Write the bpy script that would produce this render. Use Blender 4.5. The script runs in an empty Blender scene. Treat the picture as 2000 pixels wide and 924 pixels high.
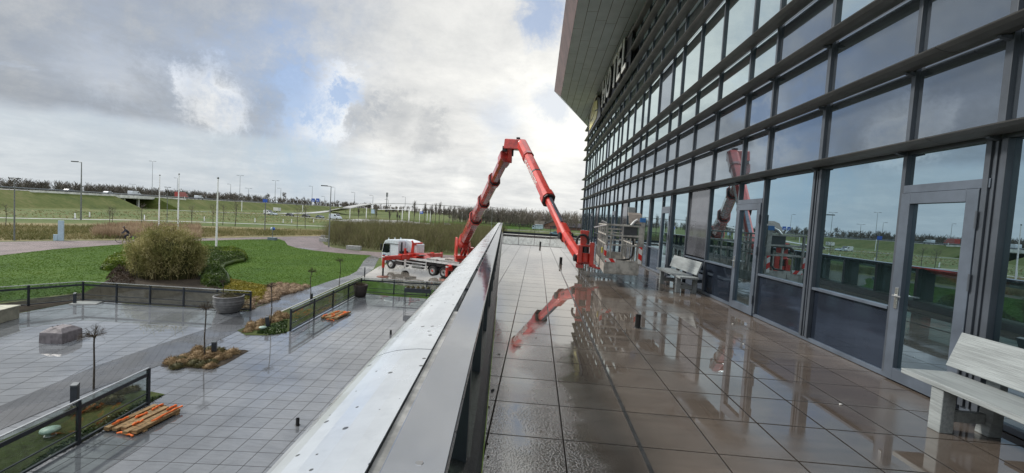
import bpy, bmesh, math, random
import numpy as np
from mathutils import Vector, Matrix, Euler
random.seed(7); rng = np.random.default_rng(7)
C = bpy.context.scene.collection
S = bpy.context.scene
R = math.radians

# ------------------------------------------------------------------ camera
CF, CP, CR, CY, CH = 814.7, R(-2.74), R(3.48), R(-3.26), 1.745
cf = Vector((math.sin(CY)*math.cos(CP), math.cos(CY)*math.cos(CP), math.sin(CP)))
cr0 = Vector((math.cos(CY), -math.sin(CY), 0)); cu0 = cr0.cross(cf)
cr_ = math.cos(CR)*cr0 + math.sin(CR)*cu0
cu_ = -math.sin(CR)*cr0 + math.cos(CR)*cu0
cam = bpy.data.cameras.new('camera'); camo = bpy.data.objects.new('camera', cam); C.objects.link(camo)
cam.sensor_width = 36; cam.lens = CF/2000*36; cam.clip_start = .05; cam.clip_end = 6000
M = Matrix((cr_, cu_, -cf)).transposed().to_4x4(); M.translation = Vector((0, 0, CH)); camo.matrix_world = M
S.camera = camo
GZ = -4.6
def G(px, py, z=GZ):
    """survey of the photograph: the point at height z seen at photo pixel (px, py)"""
    d = (px-1000)/CF*cr_ - (py-462)/CF*cu_ + cf
    t = (z-CH)/d.z
    return Vector((d.x*t, d.y*t, z))
def GY(px, py, Y):
    d = (px-1000)/CF*cr_ - (py-462)/CF*cu_ + cf
    t = Y/d.y
    return Vector((d.x*t, Y, CH+d.z*t))

# ------------------------------------------------------------------ world
SUN_EL, SUN_AZ = 38.0, -78.0        # azimuth from +Y, negative = to the left
W = bpy.data.worlds.new('World'); S.world = W; W.use_nodes = True
nt = W.node_tree; nt.nodes.clear()
def N(t, ty, **k):
    n = t.nodes.new(ty)
    for a, b in k.items():
        if a.startswith('i_'):
            n.inputs[int(a[2:]) if a[2:].isdigit() else a[2:].replace('_', ' ')].default_value = b
        else: setattr(n, a, b)
    return n
def L(t, a, b): t.links.new(a, b)
def math_(t, op, a, b=None, c=None, clamp=False):
    n = t.nodes.new('ShaderNodeMath'); n.operation = op; n.use_clamp = clamp
    for i, v in enumerate((a, b, c)):
        if v is None: continue
        if isinstance(v, (int, float)): n.inputs[i].default_value = v
        else: t.links.new(v, n.inputs[i])
    return n.outputs[0]
def vmath(t, op, a, b=None, scale=None):
    n = t.nodes.new('ShaderNodeVectorMath'); n.operation = op
    for i, v in enumerate((a, b)):
        if v is None: continue
        if isinstance(v, (tuple, list, Vector)): n.inputs[i].default_value = v
        else: t.links.new(v, n.inputs[i])
    if scale is not None: n.inputs[3].default_value = scale
    return n
def mapr(t, v, a, b, c=0., d=1., smooth=True):
    n = t.nodes.new('ShaderNodeMapRange'); n.interpolation_type = 'SMOOTHSTEP' if smooth else 'LINEAR'
    t.links.new(v, n.inputs[0]); n.inputs[1].default_value = a; n.inputs[2].default_value = b
    n.inputs[3].default_value = c; n.inputs[4].default_value = d
    return n.outputs[0]
def mixc(t, f, a, b, blend='MIX'):
    n = t.nodes.new('ShaderNodeMix'); n.data_type = 'RGBA'; n.blend_type = blend
    for s, v in ((n.inputs[0], f), (n.inputs[6], a), (n.inputs[7], b)):
        if isinstance(v, (int, float)): s.default_value = v
        elif isinstance(v, (tuple, list)): s.default_value = (*v, 1) if len(v) == 3 else v
        else: t.links.new(v, s)
    return n.outputs[2]
def noise(t, vec, scale, detail=6, rough=.55, dist=0., dim='3D'):
    n = t.nodes.new('ShaderNodeTexNoise'); n.noise_dimensions = dim
    n.inputs['Scale'].default_value = scale; n.inputs['Detail'].default_value = detail
    n.inputs['Roughness'].default_value = rough; n.inputs['Distortion'].default_value = dist
    if vec is not None: t.links.new(vec, n.inputs['Vector'])
    return n.outputs[0]
def raydir(px, py):
    return ((px-1000)/CF*cr_ - (py-462)/CF*cu_ + cf).normalized()

tc = N(nt, 'ShaderNodeTexCoord'); D = vmath(nt, 'NORMALIZE', tc.outputs['Generated']).outputs[0]
sky = N(nt, 'ShaderNodeTexSky', sky_type='NISHITA', sun_disc=False)
sky.sun_elevation = R(SUN_EL); sky.sun_rotation = R(SUN_AZ); sky.air_density = 1.0; sky.dust_density = 1.5; sky.ozone_density = 1.5
sep = N(nt, 'ShaderNodeSeparateXYZ'); L(nt, D, sep.inputs[0]); dz = sep.outputs[2]
den = math_(nt, 'ADD', math_(nt, 'MAXIMUM', dz, 0.0), .16)
pj = N(nt, 'ShaderNodeCombineXYZ')
L(nt, math_(nt, 'DIVIDE', sep.outputs[0], den), pj.inputs[0]); L(nt, math_(nt, 'DIVIDE', sep.outputs[1], den), pj.inputs[1])
P = pj.outputs[0]
n1 = noise(nt, P, .60, 12, .60, .2); n2 = noise(nt, P, 1.9, 14, .68, .15); n3 = noise(nt, D, 6.0, 14, .70, .25); n4 = noise(nt, D, 2.2, 6, .5, .4); n5 = noise(nt, D, 15.0, 10, .72, .2)
n35 = math_(nt, 'ADD', math_(nt, 'MULTIPLY', n3, .68), math_(nt, 'MULTIPLY', n5, .32))
def blob(px, py, rad, warp=.5, soft=.5):
    """patch of sky round one direction, its edge torn by noise"""
    d = raydir(px, py)
    dt = vmath(nt, 'DOT_PRODUCT', D, tuple(d)).outputs['Value']
    ang = math_(nt, 'ARCCOSINE', dt)
    w = math_(nt, 'MULTIPLY', math_(nt, 'SUBTRACT', n35, .5), warp*5.0)
    a = math_(nt, 'ADD', math_(nt, 'DIVIDE', ang, R(rad)), w)
    return mapr(nt, a, .5+soft, .5-soft)
def add(*a):
    r = a[0]
    for x in a[1:]: r = math_(nt, 'ADD', r, x)
    return r
def mul(a, b): return math_(nt, 'MULTIPLY', a, b)
blue = add(mul(mapr(nt, n2, .60, .72), .20), mul(blob(575, 170, 8, .7, .7), .45), mul(blob(600, 185, 6, .9, .4), .3), mul(blob(590, 345, 8, .5, .8), .55),
           mul(blob(1060, 35, 5, .8, .4), .75), mul(blob(1078, 200, 3.4, .9, .4), .35), mul(blob(520, 90, 14, .6, .9), .30), mul(blob(680, 182, 3.0, 1.0, .3), .4), mul(blob(980, 240, 5, .7, .5), .35), mul(blob(180, 110, 10, .7, .8), .22))
blue = math_(nt, 'MINIMUM', blue, .9)
br = add(mul(n1, .50), mul(n2, .45), mul(n35, .40))            # about .68 mean
right = mapr(nt, vmath(nt, 'DOT_PRODUCT', D, tuple(raydir(1060, 230))).outputs['Value'], .72, 1.0)
br = add(mul(math_(nt, 'SUBTRACT', br, .68), 1.10), .51, mul(right, .27))
for px, py, rad, g, w, sf in ((215, 135, 5.5, .17, .9, .4), (265, 185, 5, .08, .9, .35), (430, 208, 5.5, .40, .9, .25), (410, 190, 7, .14, .8, .5), (625, 215, 6.0, .30, .9, .25), (660, 175, 5.5, .28, .9, .25), (610, 250, 6.5, .22, .9, .3), (740, 285, 6, .14, .9, .4), (800, 250, 5, .12, .9, .3),
                          (1110, 250, 13, .30, .5, .7), (900, 110, 16, .10, .6, .8), (785, 235, 7, -.15, .8, .35), (560, 185, 6.0, -.18, .8, .4), (835, 275, 5.5, -.13, .8, .35), (480, 255, 9, -.08, .7, .5), (700, 215, 5, -.13, .9, .3),
                          (150, 215, 18, -.14, .5, .8), (300, 60, 18, -.07, .6, .8), (0, 130, 12, -.06, .5, .8), (900, 360, 4, .20, .8, .4), (610, 120, 12, -.05, .7, .6)):
    br = add(br, mul(blob(px, py, rad, w, sf), g))
elv = math_(nt, 'ARCSINE', dz)
low = mapr(nt, math_(nt, 'ADD', elv, mul(math_(nt, 'SUBTRACT', n4, .5), R(6))), R(8.0), R(6.4))
lowc = mul(low, math_(nt, 'SUBTRACT', 1.0, mul(right, .25)))
br = add(mul(br, math_(nt, 'SUBTRACT', 1.0, mul(lowc, .62))), mul(lowc, .54), mul(mul(lowc, math_(nt, 'SUBTRACT', n2, .5)), .35))
cr = N(nt, 'ShaderNodeValToRGB'); L(nt, br, cr.inputs[0])
e = cr.color_ramp.elements
e[0].position = .16; e[0].color = (.235, .255, .285, 1)
e[1].position = 1.0; e[1].color = (.98, .97, .92, 1)
for p, c in ((.38, (.345, .37, .40)), (.54, (.455, .475, .495)), (.70, (.60, .61, .61)), (.85, (.78, .78, .76))):
    k = e.new(p); k.color = (*c, 1)
blsky = mixc(nt, .62, vmath(nt, 'SCALE', sky.outputs[0], scale=.95).outputs[0], (3.6, 4.9, 7.4))
skyl = mixc(nt, mul(lowc, .75), blsky, (4.4, 5.5, 6.3))
# gain added to the mostly unseen sky overhead and behind the viewer, brightening the ground
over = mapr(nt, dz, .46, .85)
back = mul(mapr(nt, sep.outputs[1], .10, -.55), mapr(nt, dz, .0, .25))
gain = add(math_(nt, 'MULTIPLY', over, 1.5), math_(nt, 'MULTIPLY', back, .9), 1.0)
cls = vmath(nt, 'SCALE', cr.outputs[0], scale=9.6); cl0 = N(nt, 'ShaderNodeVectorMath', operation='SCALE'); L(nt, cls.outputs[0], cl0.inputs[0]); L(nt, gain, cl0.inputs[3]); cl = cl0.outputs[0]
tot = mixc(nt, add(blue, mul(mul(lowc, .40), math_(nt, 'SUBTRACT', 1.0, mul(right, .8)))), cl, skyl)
below = mapr(nt, dz, -.02, -.12)
tot = mixc(nt, below, tot, (1.4, 1.5, 1.3))
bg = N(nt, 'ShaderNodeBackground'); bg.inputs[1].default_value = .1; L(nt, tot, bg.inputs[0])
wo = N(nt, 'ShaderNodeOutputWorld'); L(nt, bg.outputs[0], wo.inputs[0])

sl = bpy.data.lights.new('sun', 'SUN'); sl.energy = 3.0; sl.angle = R(9); sl.color = (1, .95, .87)
so = bpy.data.objects.new('sun', sl); C.objects.link(so)
sd = Vector((math.sin(R(SUN_AZ))*math.cos(R(SUN_EL)), math.cos(R(SUN_AZ))*math.cos(R(SUN_EL)), math.sin(R(SUN_EL))))
so.rotation_euler = sd.to_track_quat('Z', 'Y').to_euler()
S.view_settings.view_transform = 'Standard'; S.view_settings.look = 'None'; S.view_settings.exposure = 0.2; S.view_settings.gamma = 1
S.view_settings.use_curve_mapping = False
S.render.engine = 'CYCLES'
S.cycles.max_bounces = 8; S.cycles.glossy_bounces = 5; S.cycles.transparent_max_bounces = 12; S.cycles.transmission_bounces = 4; S.cycles.diffuse_bounces = 3
S.cycles.caustics_reflective = False; S.cycles.caustics_refractive = False

# ------------------------------------------------------------------ helpers
def tag(o, label=None, cat=None, group=None, kind=None):
    for k, v in (('label', label), ('category', cat), ('group', group), ('kind', kind)):
        if v: o[k] = v
    return o
def thing(name, label, cat, loc=(0, 0, 0), rz=0, group=None):
    o = bpy.data.objects.new(name, None); C.objects.link(o); o.empty_display_size = .3
    o.location = loc; o.rotation_euler = (0, 0, rz)
    return tag(o, label, cat, group)
class MB:
    """collects faces; build() links them as one mesh object"""
    def __init__(s): s.v = []; s.f = []; s.sm = []
    def add(s, vs, fs, T=None, smooth=False):
        b = len(s.v)
        for p in vs: s.v.append(tuple(T @ Vector(p)) if T is not None else tuple(p))
        for f in fs: s.f.append(tuple(b+i for i in f)); s.sm.append(smooth)
        return s
    def box(s, x0, y0, z0, x1, y1, z1, T=None):
        vs = [(x, y, z) for z in (z0, z1) for y in (y0, y1) for x in (x0, x1)]
        return s.add(vs, [(0, 2, 3, 1), (4, 5, 7, 6), (0, 1, 5, 4), (2, 6, 7, 3), (0, 4, 6, 2), (1, 3, 7, 5)], T)
    def cbox(s, c, d, T=None):
        return s.box(c[0]-d[0]/2, c[1]-d[1]/2, c[2]-d[2]/2, c[0]+d[0]/2, c[1]+d[1]/2, c[2]+d[2]/2, T)
    def beam(s, a, b, w, h, up=(0, 0, 1), w2=None, h2=None, T=None):
        a, b = Vector(a), Vector(b); d = (b-a).normalized(); x = d.cross(Vector(up))
        if x.length < 1e-5: x = d.cross(Vector((1, 0, 0)))
        x.normalize(); u = x.cross(d)
        w2 = w if w2 is None else w2; h2 = h if h2 is None else h2
        vs = [a+x*sx*w/2+u*sz*h/2 for sx, sz in ((-1, -1), (1, -1), (1, 1), (-1, 1))] + [b+x*sx*w2/2+u*sz*h2/2 for sx, sz in ((-1, -1), (1, -1), (1, 1), (-1, 1))]
        return s.add(vs, [(0, 3, 2, 1), (4, 5, 6, 7), (0, 1, 5, 4), (1, 2, 6, 5), (2, 3, 7, 6), (3, 0, 4, 7)], T)
    def tube(s, pts, r, n=8, T=None, cap=True, smooth=True, closed=False):
        pts = [Vector(p) for p in pts]; m = len(pts)
        rs = r if isinstance(r, (list, tuple)) else [r]*m
        vs = []; ref = None
        for i, p in enumerate(pts):
            d = (pts[min(i+1, m-1)]-pts[max(i-1, 0)])
            d = d.normalized() if d.length > 1e-9 else Vector((0, 0, 1))
            if ref is None:
                ref = d.orthogonal().normalized()
                if abs(d.z) < .99: ref = d.cross(Vector((0, 0, 1))).normalized()
            x = (ref - d*ref.dot(d)).normalized(); ref = x; y = d.cross(x)
            for k in range(n):
                a = 2*math.pi*(k+.5)/n; vs.append(p+(x*math.cos(a)+y*math.sin(a))*rs[i])
        fs = [(i*n+k, i*n+(k+1) % n, (i+1)*n+(k+1) % n, (i+1)*n+k) for i in range(m-1) for k in range(n)]
        s.add(vs, fs, T, smooth)
        if cap:
            s.add(vs[:n], [tuple(range(n))[::-1]], T); s.add(vs[-n:], [tuple(range(n))], T)
        return s
    def lathe(s, prof, n=24, T=None, smooth=True):
        vs = [(r*math.cos(2*math.pi*k/n), r*math.sin(2*math.pi*k/n), z) for r, z in prof for k in range(n)]
        fs = [(i*n+k, i*n+(k+1) % n, (i+1)*n+(k+1) % n, (i+1)*n+k) for i in range(len(prof)-1) for k in range(n)]
        return s.add(vs, fs, T, smooth)
    def prism(s, poly, h0, h1, T=None, axis='z'):
        """poly in a plane, extruded along axis between h0 and h1"""
        n = len(poly)
        def m(p, h): return {'z': (p[0], p[1], h), 'y': (p[0], h, p[1]), 'x': (h, p[0], p[1])}[axis]
        vs = [m(p, h0) for p in poly]+[m(p, h1) for p in poly]
        return s.add(vs, [tuple(range(n))[::-1], tuple(range(n, 2*n))]+[(i, (i+1) % n, n+(i+1) % n, n+i) for i in range(n)], T)
    def build(s, name, mat, parent=None, bevel=0, seg=2, loc=None):
        me = bpy.data.meshes.new(name); me.from_pydata(s.v, [], s.f); me.update()
        if any(s.sm): me.polygons.foreach_set('use_smooth', s.sm)
        bm = bmesh.new(); bm.from_mesh(me); bmesh.ops.recalc_face_normals(bm, faces=bm.faces); bm.to_mesh(me); bm.free()
        o = bpy.data.objects.new(name, me); C.objects.link(o)
        if mat: me.materials.append(mat)
        if parent: o.parent = parent
        if loc is not None: o.location = loc
        if bevel:
            b = o.modifiers.new('bevel', 'BEVEL'); b.width = bevel; b.segments = seg; b.limit_method = 'ANGLE'; b.angle_limit = R(35)
        return o
def raw(name, V, F, mat, parent=None, loc=None, nside=3):
    V = np.asarray(V, dtype=np.float32); F = np.asarray(F, dtype=np.int32)
    me = bpy.data.meshes.new(name); me.vertices.add(len(V)); me.vertices.foreach_set('co', V.ravel())
    me.loops.add(F.size); me.loops.foreach_set('vertex_index', F.ravel())
    me.polygons.add(len(F)); me.polygons.foreach_set('loop_start', np.arange(0, F.size, nside, dtype=np.int32))
    me.update(calc_edges=True); me.validate()
    o = bpy.data.objects.new(name, me); C.objects.link(o)
    if mat: me.materials.append(mat)
    if parent: o.parent = parent
    if loc is not None: o.location = loc
    return o
ORDN = ['first', 'second', 'third', 'fourth', 'fifth', 'sixth', 'seventh', 'eighth', 'ninth', 'tenth', 'eleventh', 'twelfth', 'thirteenth', 'fourteenth']
def kids(o): return list(o.children)
def copy_tree(o, parent=None):
    c = o.copy(); C.objects.link(c)
    if parent: c.parent = parent
    for ch in kids(o): copy_tree(ch, c)
    return c
def basis(o, x, y, z):
    m = Matrix((Vector(x), Vector(y), Vector(z))).transposed().to_4x4(); m.translation = Vector(o); return m

# ------------------------------------------------------------------ materials
def mat(name, col, rough=.5, metal=0, var=.12, vscale=6., bump=0., bscale=30., spec=.5, col2=None, ior=1.5, coat=0, stretch=None, rvar=0.):
    m = bpy.data.materials.new(name); m.use_nodes = True; t = m.node_tree
    b = t.nodes['Principled BSDF']; b.inputs['Metallic'].default_value = metal; b.inputs['Roughness'].default_value = rough
    b.inputs['IOR'].default_value = ior; b.inputs['Specular IOR Level'].default_value = spec; b.inputs['Coat Weight'].default_value = coat
    g = N(t, 'ShaderNodeTexCoord').outputs['Object']
    if stretch:
        mp = N(t, 'ShaderNodeMapping'); mp.inputs['Scale'].default_value = stretch; L(t, g, mp.inputs[0]); g = mp.outputs[0]
    n = noise(t, g, vscale, 5, .6)
    c2 = col2 or tuple(min(1, c*(1+var*2.2)) for c in col); c1 = col if col2 else tuple(c*(1-var*1.6) for c in col)
    f = mapr(t, n, .32, .68)
    L(t, mixc(t, f, c1, c2), b.inputs['Base Color'])
    if rvar: L(t, mapr(t, noise(t, g, vscale*1.7, 4), .3, .7, max(0, rough-rvar), rough+rvar), b.inputs['Roughness'])
    if bump:
        bn = N(t, 'ShaderNodeBump'); bn.inputs['Strength'].default_value = bump; bn.inputs['Distance'].default_value = .02
        L(t, noise(t, g, bscale, 5, .6), bn.inputs['Height']); L(t, bn.outputs[0], b.inputs['Normal'])
    return m
def leafmat(name, cols, rough=.6, trans=.25, scale=.6):
    """foliage: colour per leaf and per clump"""
    m = bpy.data.materials.new(name); m.use_nodes = True; t = m.node_tree
    b = t.nodes['Principled BSDF']; b.inputs['Roughness'].default_value = rough; b.inputs['Specular IOR Level'].default_value = .25
    gi = N(t, 'ShaderNodeNewGeometry'); g = N(t, 'ShaderNodeTexCoord').outputs['Object']
    oi = N(t, 'ShaderNodeObjectInfo')
    n = noise(t, g, scale, 4, .6)
    v = math_(t, 'ADD', math_(t, 'MULTIPLY', gi.outputs['Random Per Island'], .45), math_(t, 'MULTIPLY', mapr(t, n, .3, .7), .55))
    v = math_(t, 'ADD', v, math_(t, 'MULTIPLY', math_(t, 'SUBTRACT', oi.outputs['Random'], .5), .25))
    r = N(t, 'ShaderNodeValToRGB'); L(t, v, r.inputs[0]); el = r.color_ramp.elements
    el[0].position = .1; el[0].color = (*cols[0], 1); el[1].position = .9; el[1].color = (*cols[-1], 1)
    for i, c in enumerate(cols[1:-1]): k = el.new(.1+.8*(i+1)/(len(cols)-1)); k.color = (*c, 1)
    L(t, r.outputs[0], b.inputs['Base Color'])
    if trans:
        tr = N(t, 'ShaderNodeBsdfTranslucent'); L(t, r.outputs[0], tr.inputs[0]); mx = N(t, 'ShaderNodeMixShader'); mx.inputs[0].default_value = trans
        L(t, b.outputs[0], mx.inputs[1]); L(t, tr.outputs[0], mx.inputs[2]); L(t, mx.outputs[0], t.nodes['Material Output'].inputs[0])
    return m
def groundmat(name, cols, scale=.08, fine=3., rough=.9, bump=.4, sx=1.):
    m = bpy.data.materials.new(name); m.use_nodes = True; t = m.node_tree
    b = t.nodes['Principled BSDF']; b.inputs['Roughness'].default_value = rough; b.inputs['Specular IOR Level'].default_value = .2
    g = N(t, 'ShaderNodeTexCoord').outputs['Object']
    n = math_(t, 'ADD', math_(t, 'MULTIPLY', noise(t, g, scale, 8, .62, .3), .55), math_(t, 'MULTIPLY', noise(t, g, fine, 6, .7), .45))
    r = N(t, 'ShaderNodeValToRGB'); L(t, mapr(t, n, .34, .66, smooth=False), r.inputs[0]); el = r.color_ramp.elements
    el[0].position = 0; el[0].color = (*cols[0], 1); el[1].position = 1; el[1].color = (*cols[-1], 1)
    for i, c in enumerate(cols[1:-1]): k = el.new((i+1)/(len(cols)-1)); k.color = (*c, 1)
    L(t, r.outputs[0], b.inputs['Base Color'])
    bn = N(t, 'ShaderNodeBump'); bn.inputs['Strength'].default_value = bump; bn.inputs['Distance'].default_value = .06
    L(t, noise(t, g, fine*4, 5, .7), bn.inputs['Height']); L(t, bn.outputs[0], b.inputs['Normal'])
    return m
def wettile(name, size, org, ang, c1, c2, sx=1., joint=.007, ior=1.7, rmin=.015, rough_hi=.22, puddle=.5, pscale=.35, ripple=None, extra=None, drain=None):
    """square slabs under a film of rain water"""
    m = bpy.data.materials.new(name); m.use_nodes = True; t = m.node_tree
    b = t.nodes['Principled BSDF']; b.inputs['IOR'].default_value = ior
    g = N(t, 'ShaderNodeTexCoord').outputs['Object']
    mp = N(t, 'ShaderNodeMapping', vector_type='TEXTURE'); mp.inputs['Location'].default_value = (*org, 0); mp.inputs['Rotation'].default_value = (0, 0, ang)
    L(t, g, mp.inputs[0]); sp = N(t, 'ShaderNodeSeparateXYZ'); L(t, mp.outputs[0], sp.inputs[0])
    u = math_(t, 'DIVIDE', sp.outputs[0], size); v = math_(t, 'DIVIDE', sp.outputs[1], size*sx)
    def edge(w, s):
        fr = math_(t, 'FRACT', w); d = math_(t, 'MINIMUM', fr, math_(t, 'SUBTRACT', 1.0, fr)); return math_(t, 'MULTIPLY', d, s)
    dj = math_(t, 'MINIMUM', edge(u, size), edge(v, size*sx))
    jm = mapr(t, dj, joint, joint*.35)
    cb = N(t, 'ShaderNodeCombineXYZ'); L(t, math_(t, 'FLOOR', u), cb.inputs[0]); L(t, math_(t, 'FLOOR', v), cb.inputs[1])
    wn = N(t, 'ShaderNodeTexWhiteNoise', noise_dimensions='3D'); L(t, cb.outputs[0], wn.inputs[0])
    st = N(t, 'ShaderNodeMapping'); st.inputs['Scale'].default_value = (1.4, 9, 1); L(t, g, st.inputs[0])
    streak = noise(t, st.outputs[0], 1.3, 6, .65)
    blot = noise(t, g, .9, 6, .6)
    f = math_(t, 'ADD', math_(t, 'ADD', math_(t, 'MULTIPLY', wn.outputs[0], .28), math_(t, 'MULTIPLY', mapr(t, streak, .3, .7), .35)), math_(t, 'MULTIPLY', mapr(t, blot, .3, .7), .4))
    col = mixc(t, f, c1, c2)
    speck = noise(t, g, 160, 2, .5)
    col = mixc(t, mapr(t, speck, .66, .74, 0, .35), col, tuple(min(1, x*2.4) for x in c2))
    col = mixc(t, math_(t, 'MULTIPLY', jm, .85), col, (.012, .011, .010))
    damp = mapr(t, noise(t, g, .33, 7, .62, .4), .38, .62, .72, 1.08)
    dv_ = N(t, 'ShaderNodeVectorMath', operation='SCALE'); L(t, col, dv_.inputs[0]); L(t, damp, dv_.inputs[3])
    L(t, dv_.outputs[0], b.inputs['Base Color'])
    # water: pools where the large noise is high, drier rough stone between
    pn = noise(t, g, pscale, 5, .55, .2)
    wet = mapr(t, pn, puddle-.06, puddle+.10)
    if extra: wet = math_(t, 'MAXIMUM', wet, extra(t, g))
    rp = noise(t, g, 55, 3, .6)
    if ripple:
        rm = ripple(t, g); 
    else: rm = None
    ro = math_(t, 'SUBTRACT', rough_hi, math_(t, 'MULTIPLY', wet, rough_hi-rmin))
    ro = math_(t, 'ADD', ro, math_(t, 'MULTIPLY', jm, .3))
    if rm is not None: ro = math_(t, 'ADD', ro, math_(t, 'MULTIPLY', rm, .12))
    L(t, ro, b.inputs['Roughness']); L(t, math_(t, 'MULTIPLY', math_(t, 'SUBTRACT', 1.0, jm), .5), b.inputs['Specular IOR Level'])
    wv = N(t, 'ShaderNodeMapping'); wv.inputs['Scale'].default_value = (1, 2.2, 1); L(t, g, wv.inputs[0])
    h = math_(t, 'ADD', math_(t, 'MULTIPLY', noise(t, wv.outputs[0], 7, 2, .5), .005), math_(t, 'MULTIPLY', noise(t, g, 34, 3, .6), mapr(t, wet, 0, 1, .012, .0008)))
    h = math_(t, 'SUBTRACT', h, math_(t, 'MULTIPLY', jm, .12))
    if rm is not None: h = math_(t, 'ADD', h, math_(t, 'MULTIPLY', math_(t, 'MULTIPLY', mapr(t, noise(t, g, 48, 2, .5), .42, .58), rm), .20))
    bn = N(t, 'ShaderNodeBump'); bn.inputs['Strength'].default_value = .55; bn.inputs['Distance'].default_value = .02
    L(t, h, bn.inputs['Height']); L(t, bn.outputs[0], b.inputs['Normal'])
    return m
def simple(name, col, rough=.4, metal=0, spec=.5, ior=1.5, emit=None):
    return mat(name, col, rough, metal, var=.05, vscale=3, spec=spec, ior=ior)
def glassmat(name, base, tint, f0, rough=.0, wob=.0, grime=.12):
    """coated facade glass: dark room behind, strong tinted reflection"""
    m = bpy.data.materials.new(name); m.use_nodes = True; t = m.node_tree; t.nodes.remove(t.nodes['Principled BSDF'])
    g = N(t, 'ShaderNodeTexCoord').outputs['Object']
    df = N(t, 'ShaderNodeBsdfDiffuse')
    gl = N(t, 'ShaderNodeBsdfGlossy'); gl.inputs['Roughness'].default_value = rough; gl.inputs[0].default_value = (*tint, 1)
    L(t, mixc(t, mapr(t, noise(t, g, 1.2, 4), .3, .7), tuple(x*.7 for x in base), tuple(x*1.3 for x in base)), df.inputs[0])
    lw = N(t, 'ShaderNodeLayerWeight'); lw.inputs[0].default_value = .5
    fac = lw.outputs['Facing']; p5 = math_(t, 'POWER', fac, 3.2)
    k = math_(t, 'ADD', f0, math_(t, 'MULTIPLY', p5, 1-f0), clamp=True)
    mx = N(t, 'ShaderNodeMixShader'); L(t, k, mx.inputs[0]); L(t, df.outputs[0], mx.inputs[1]); L(t, gl.outputs[0], mx.inputs[2])
    if wob:
        bn = N(t, 'ShaderNodeBump'); bn.inputs['Strength'].default_value = wob; bn.inputs['Distance'].default_value = .02
        L(t, noise(t, g, .8, 1, .4), bn.inputs['Height']); L(t, bn.outputs[0], gl.inputs['Normal'])
    L(t, mx.outputs[0], t.nodes['Material Output'].inputs[0])
    return m
def clearglass(name, tint=(.75, .82, .8), f0=.06, dark=0.):
    """thin pane: mostly see-through with a fresnel reflection"""
    m = bpy.data.materials.new(name); m.use_nodes = True; t = m.node_tree; t.nodes.remove(t.nodes['Principled BSDF'])
    g = N(t, 'ShaderNodeTexCoord').outputs['Object']
    tr = N(t, 'ShaderNodeBsdfTransparent'); L(t, mixc(t, mapr(t, noise(t, g, 3, 5), .35, .7), tint, tuple(x*.86 for x in tint)), tr.inputs[0])
    gl = N(t, 'ShaderNodeBsdfGlossy'); gl.inputs['Roughness'].default_value = .02
    lw = N(t, 'ShaderNodeLayerWeight'); lw.inputs[0].default_value = .5
    mx = N(t, 'ShaderNodeMixShader'); L(t, math_(t, 'ADD', math_(t, 'MULTIPLY', math_(t, 'POWER', lw.outputs['Facing'], 5.0), .8), f0, clamp=True), mx.inputs[0]); L(t, tr.outputs[0], mx.inputs[1]); L(t, gl.outputs[0], mx.inputs[2])
    L(t, mx.outputs[0], t.nodes['Material Output'].inputs[0])
    return m
# ================================================================== TERRACE + HOTEL
FX = 4.54                                  # face of the facade
def ripple_t(t, g):
    """strip of wind-rippled water over the first slab seam"""
    s = N(t, 'ShaderNodeSeparateXYZ'); L(t, g, s.inputs[0])
    n = math_(t, 'MULTIPLY', math_(t, 'SUBTRACT', noise(t, g, 1.3, 4, .6), .5), 1.1)
    x = math_(t, 'ADD', math_(t, 'SUBTRACT', s.outputs[0], .22), n)
    a = mapr(t, math_(t, 'ABSOLUTE', x), .34, .05)
    ed = mapr(t, math_(t, 'ADD', s.outputs[0], math_(t, 'MULTIPLY', s.outputs[1], .0785)), .24, .0)
    y = mapr(t, s.outputs[1], 7.0, 5.0)
    return math_(t, 'MULTIPLY', math_(t, 'MAXIMUM', a, math_(t, 'MULTIPLY', ed, .9)), mapr(t, s.outputs[1], 7.2, 5.0))
def pool_t(t, g):
    """standing water over the middle of the terrace"""
    s = N(t, 'ShaderNodeSeparateXYZ'); L(t, g, s.inputs[0])
    a = mapr(t, s.outputs[1], 4.6, 6.2); b = mapr(t, math_(t, 'ADD', s.outputs[0], math_(t, 'MULTIPLY', math_(t, 'SUBTRACT', noise(t, g, .7, 4), .5), 1.5)), 2.2, 1.2)
    return math_(t, 'MULTIPLY', a, b)
def terr_mat():
    m = wettile('wet_terrace_slabs', .6, (-.28, 3.257), 0, (.088, .070, .057), (.185, .152, .127), joint=.010, ior=3.2, rmin=.008, rough_hi=.24, puddle=.47, pscale=.55, ripple=ripple_t, extra=pool_t)
    return m
M_terr = terr_mat()
def Pk(y): return -.045-.0785*y            # foot of the kerb along the parapet
t_ = MB(); Y0, Y1 = -6.0, 41.8
t_.add([(Pk(Y0), Y0, 0), (FX+.02, Y0, 0), (FX+.02, Y1, 0), (Pk(Y1), Y1, 0)], [(0, 1, 2, 3)])
t_.add([(Pk(Y0), Y0, -.35), (FX+.02, Y0, -.35), (FX+.02, Y1, -.35), (Pk(Y1), Y1, -.35)], [(3, 2, 1, 0)])
t_.add([(Pk(Y1), Y1, -.35), (FX, Y1, -.35), (FX, Y1, 0), (Pk(Y1), Y1, 0)], [(0, 1, 2, 3)])
tag(t_.build('terrace_floor', M_terr), kind='structure')
# small debris of the terrace
M_drainm = mat('drain_channel', (.10, .10, .10), .25, .6, bump=.2, bscale=60)
dm = MB(); dm.box(.905, -5, .004, .935, 41, .008); tag(dm.build('drain_channel', M_drainm), kind='structure')

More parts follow.
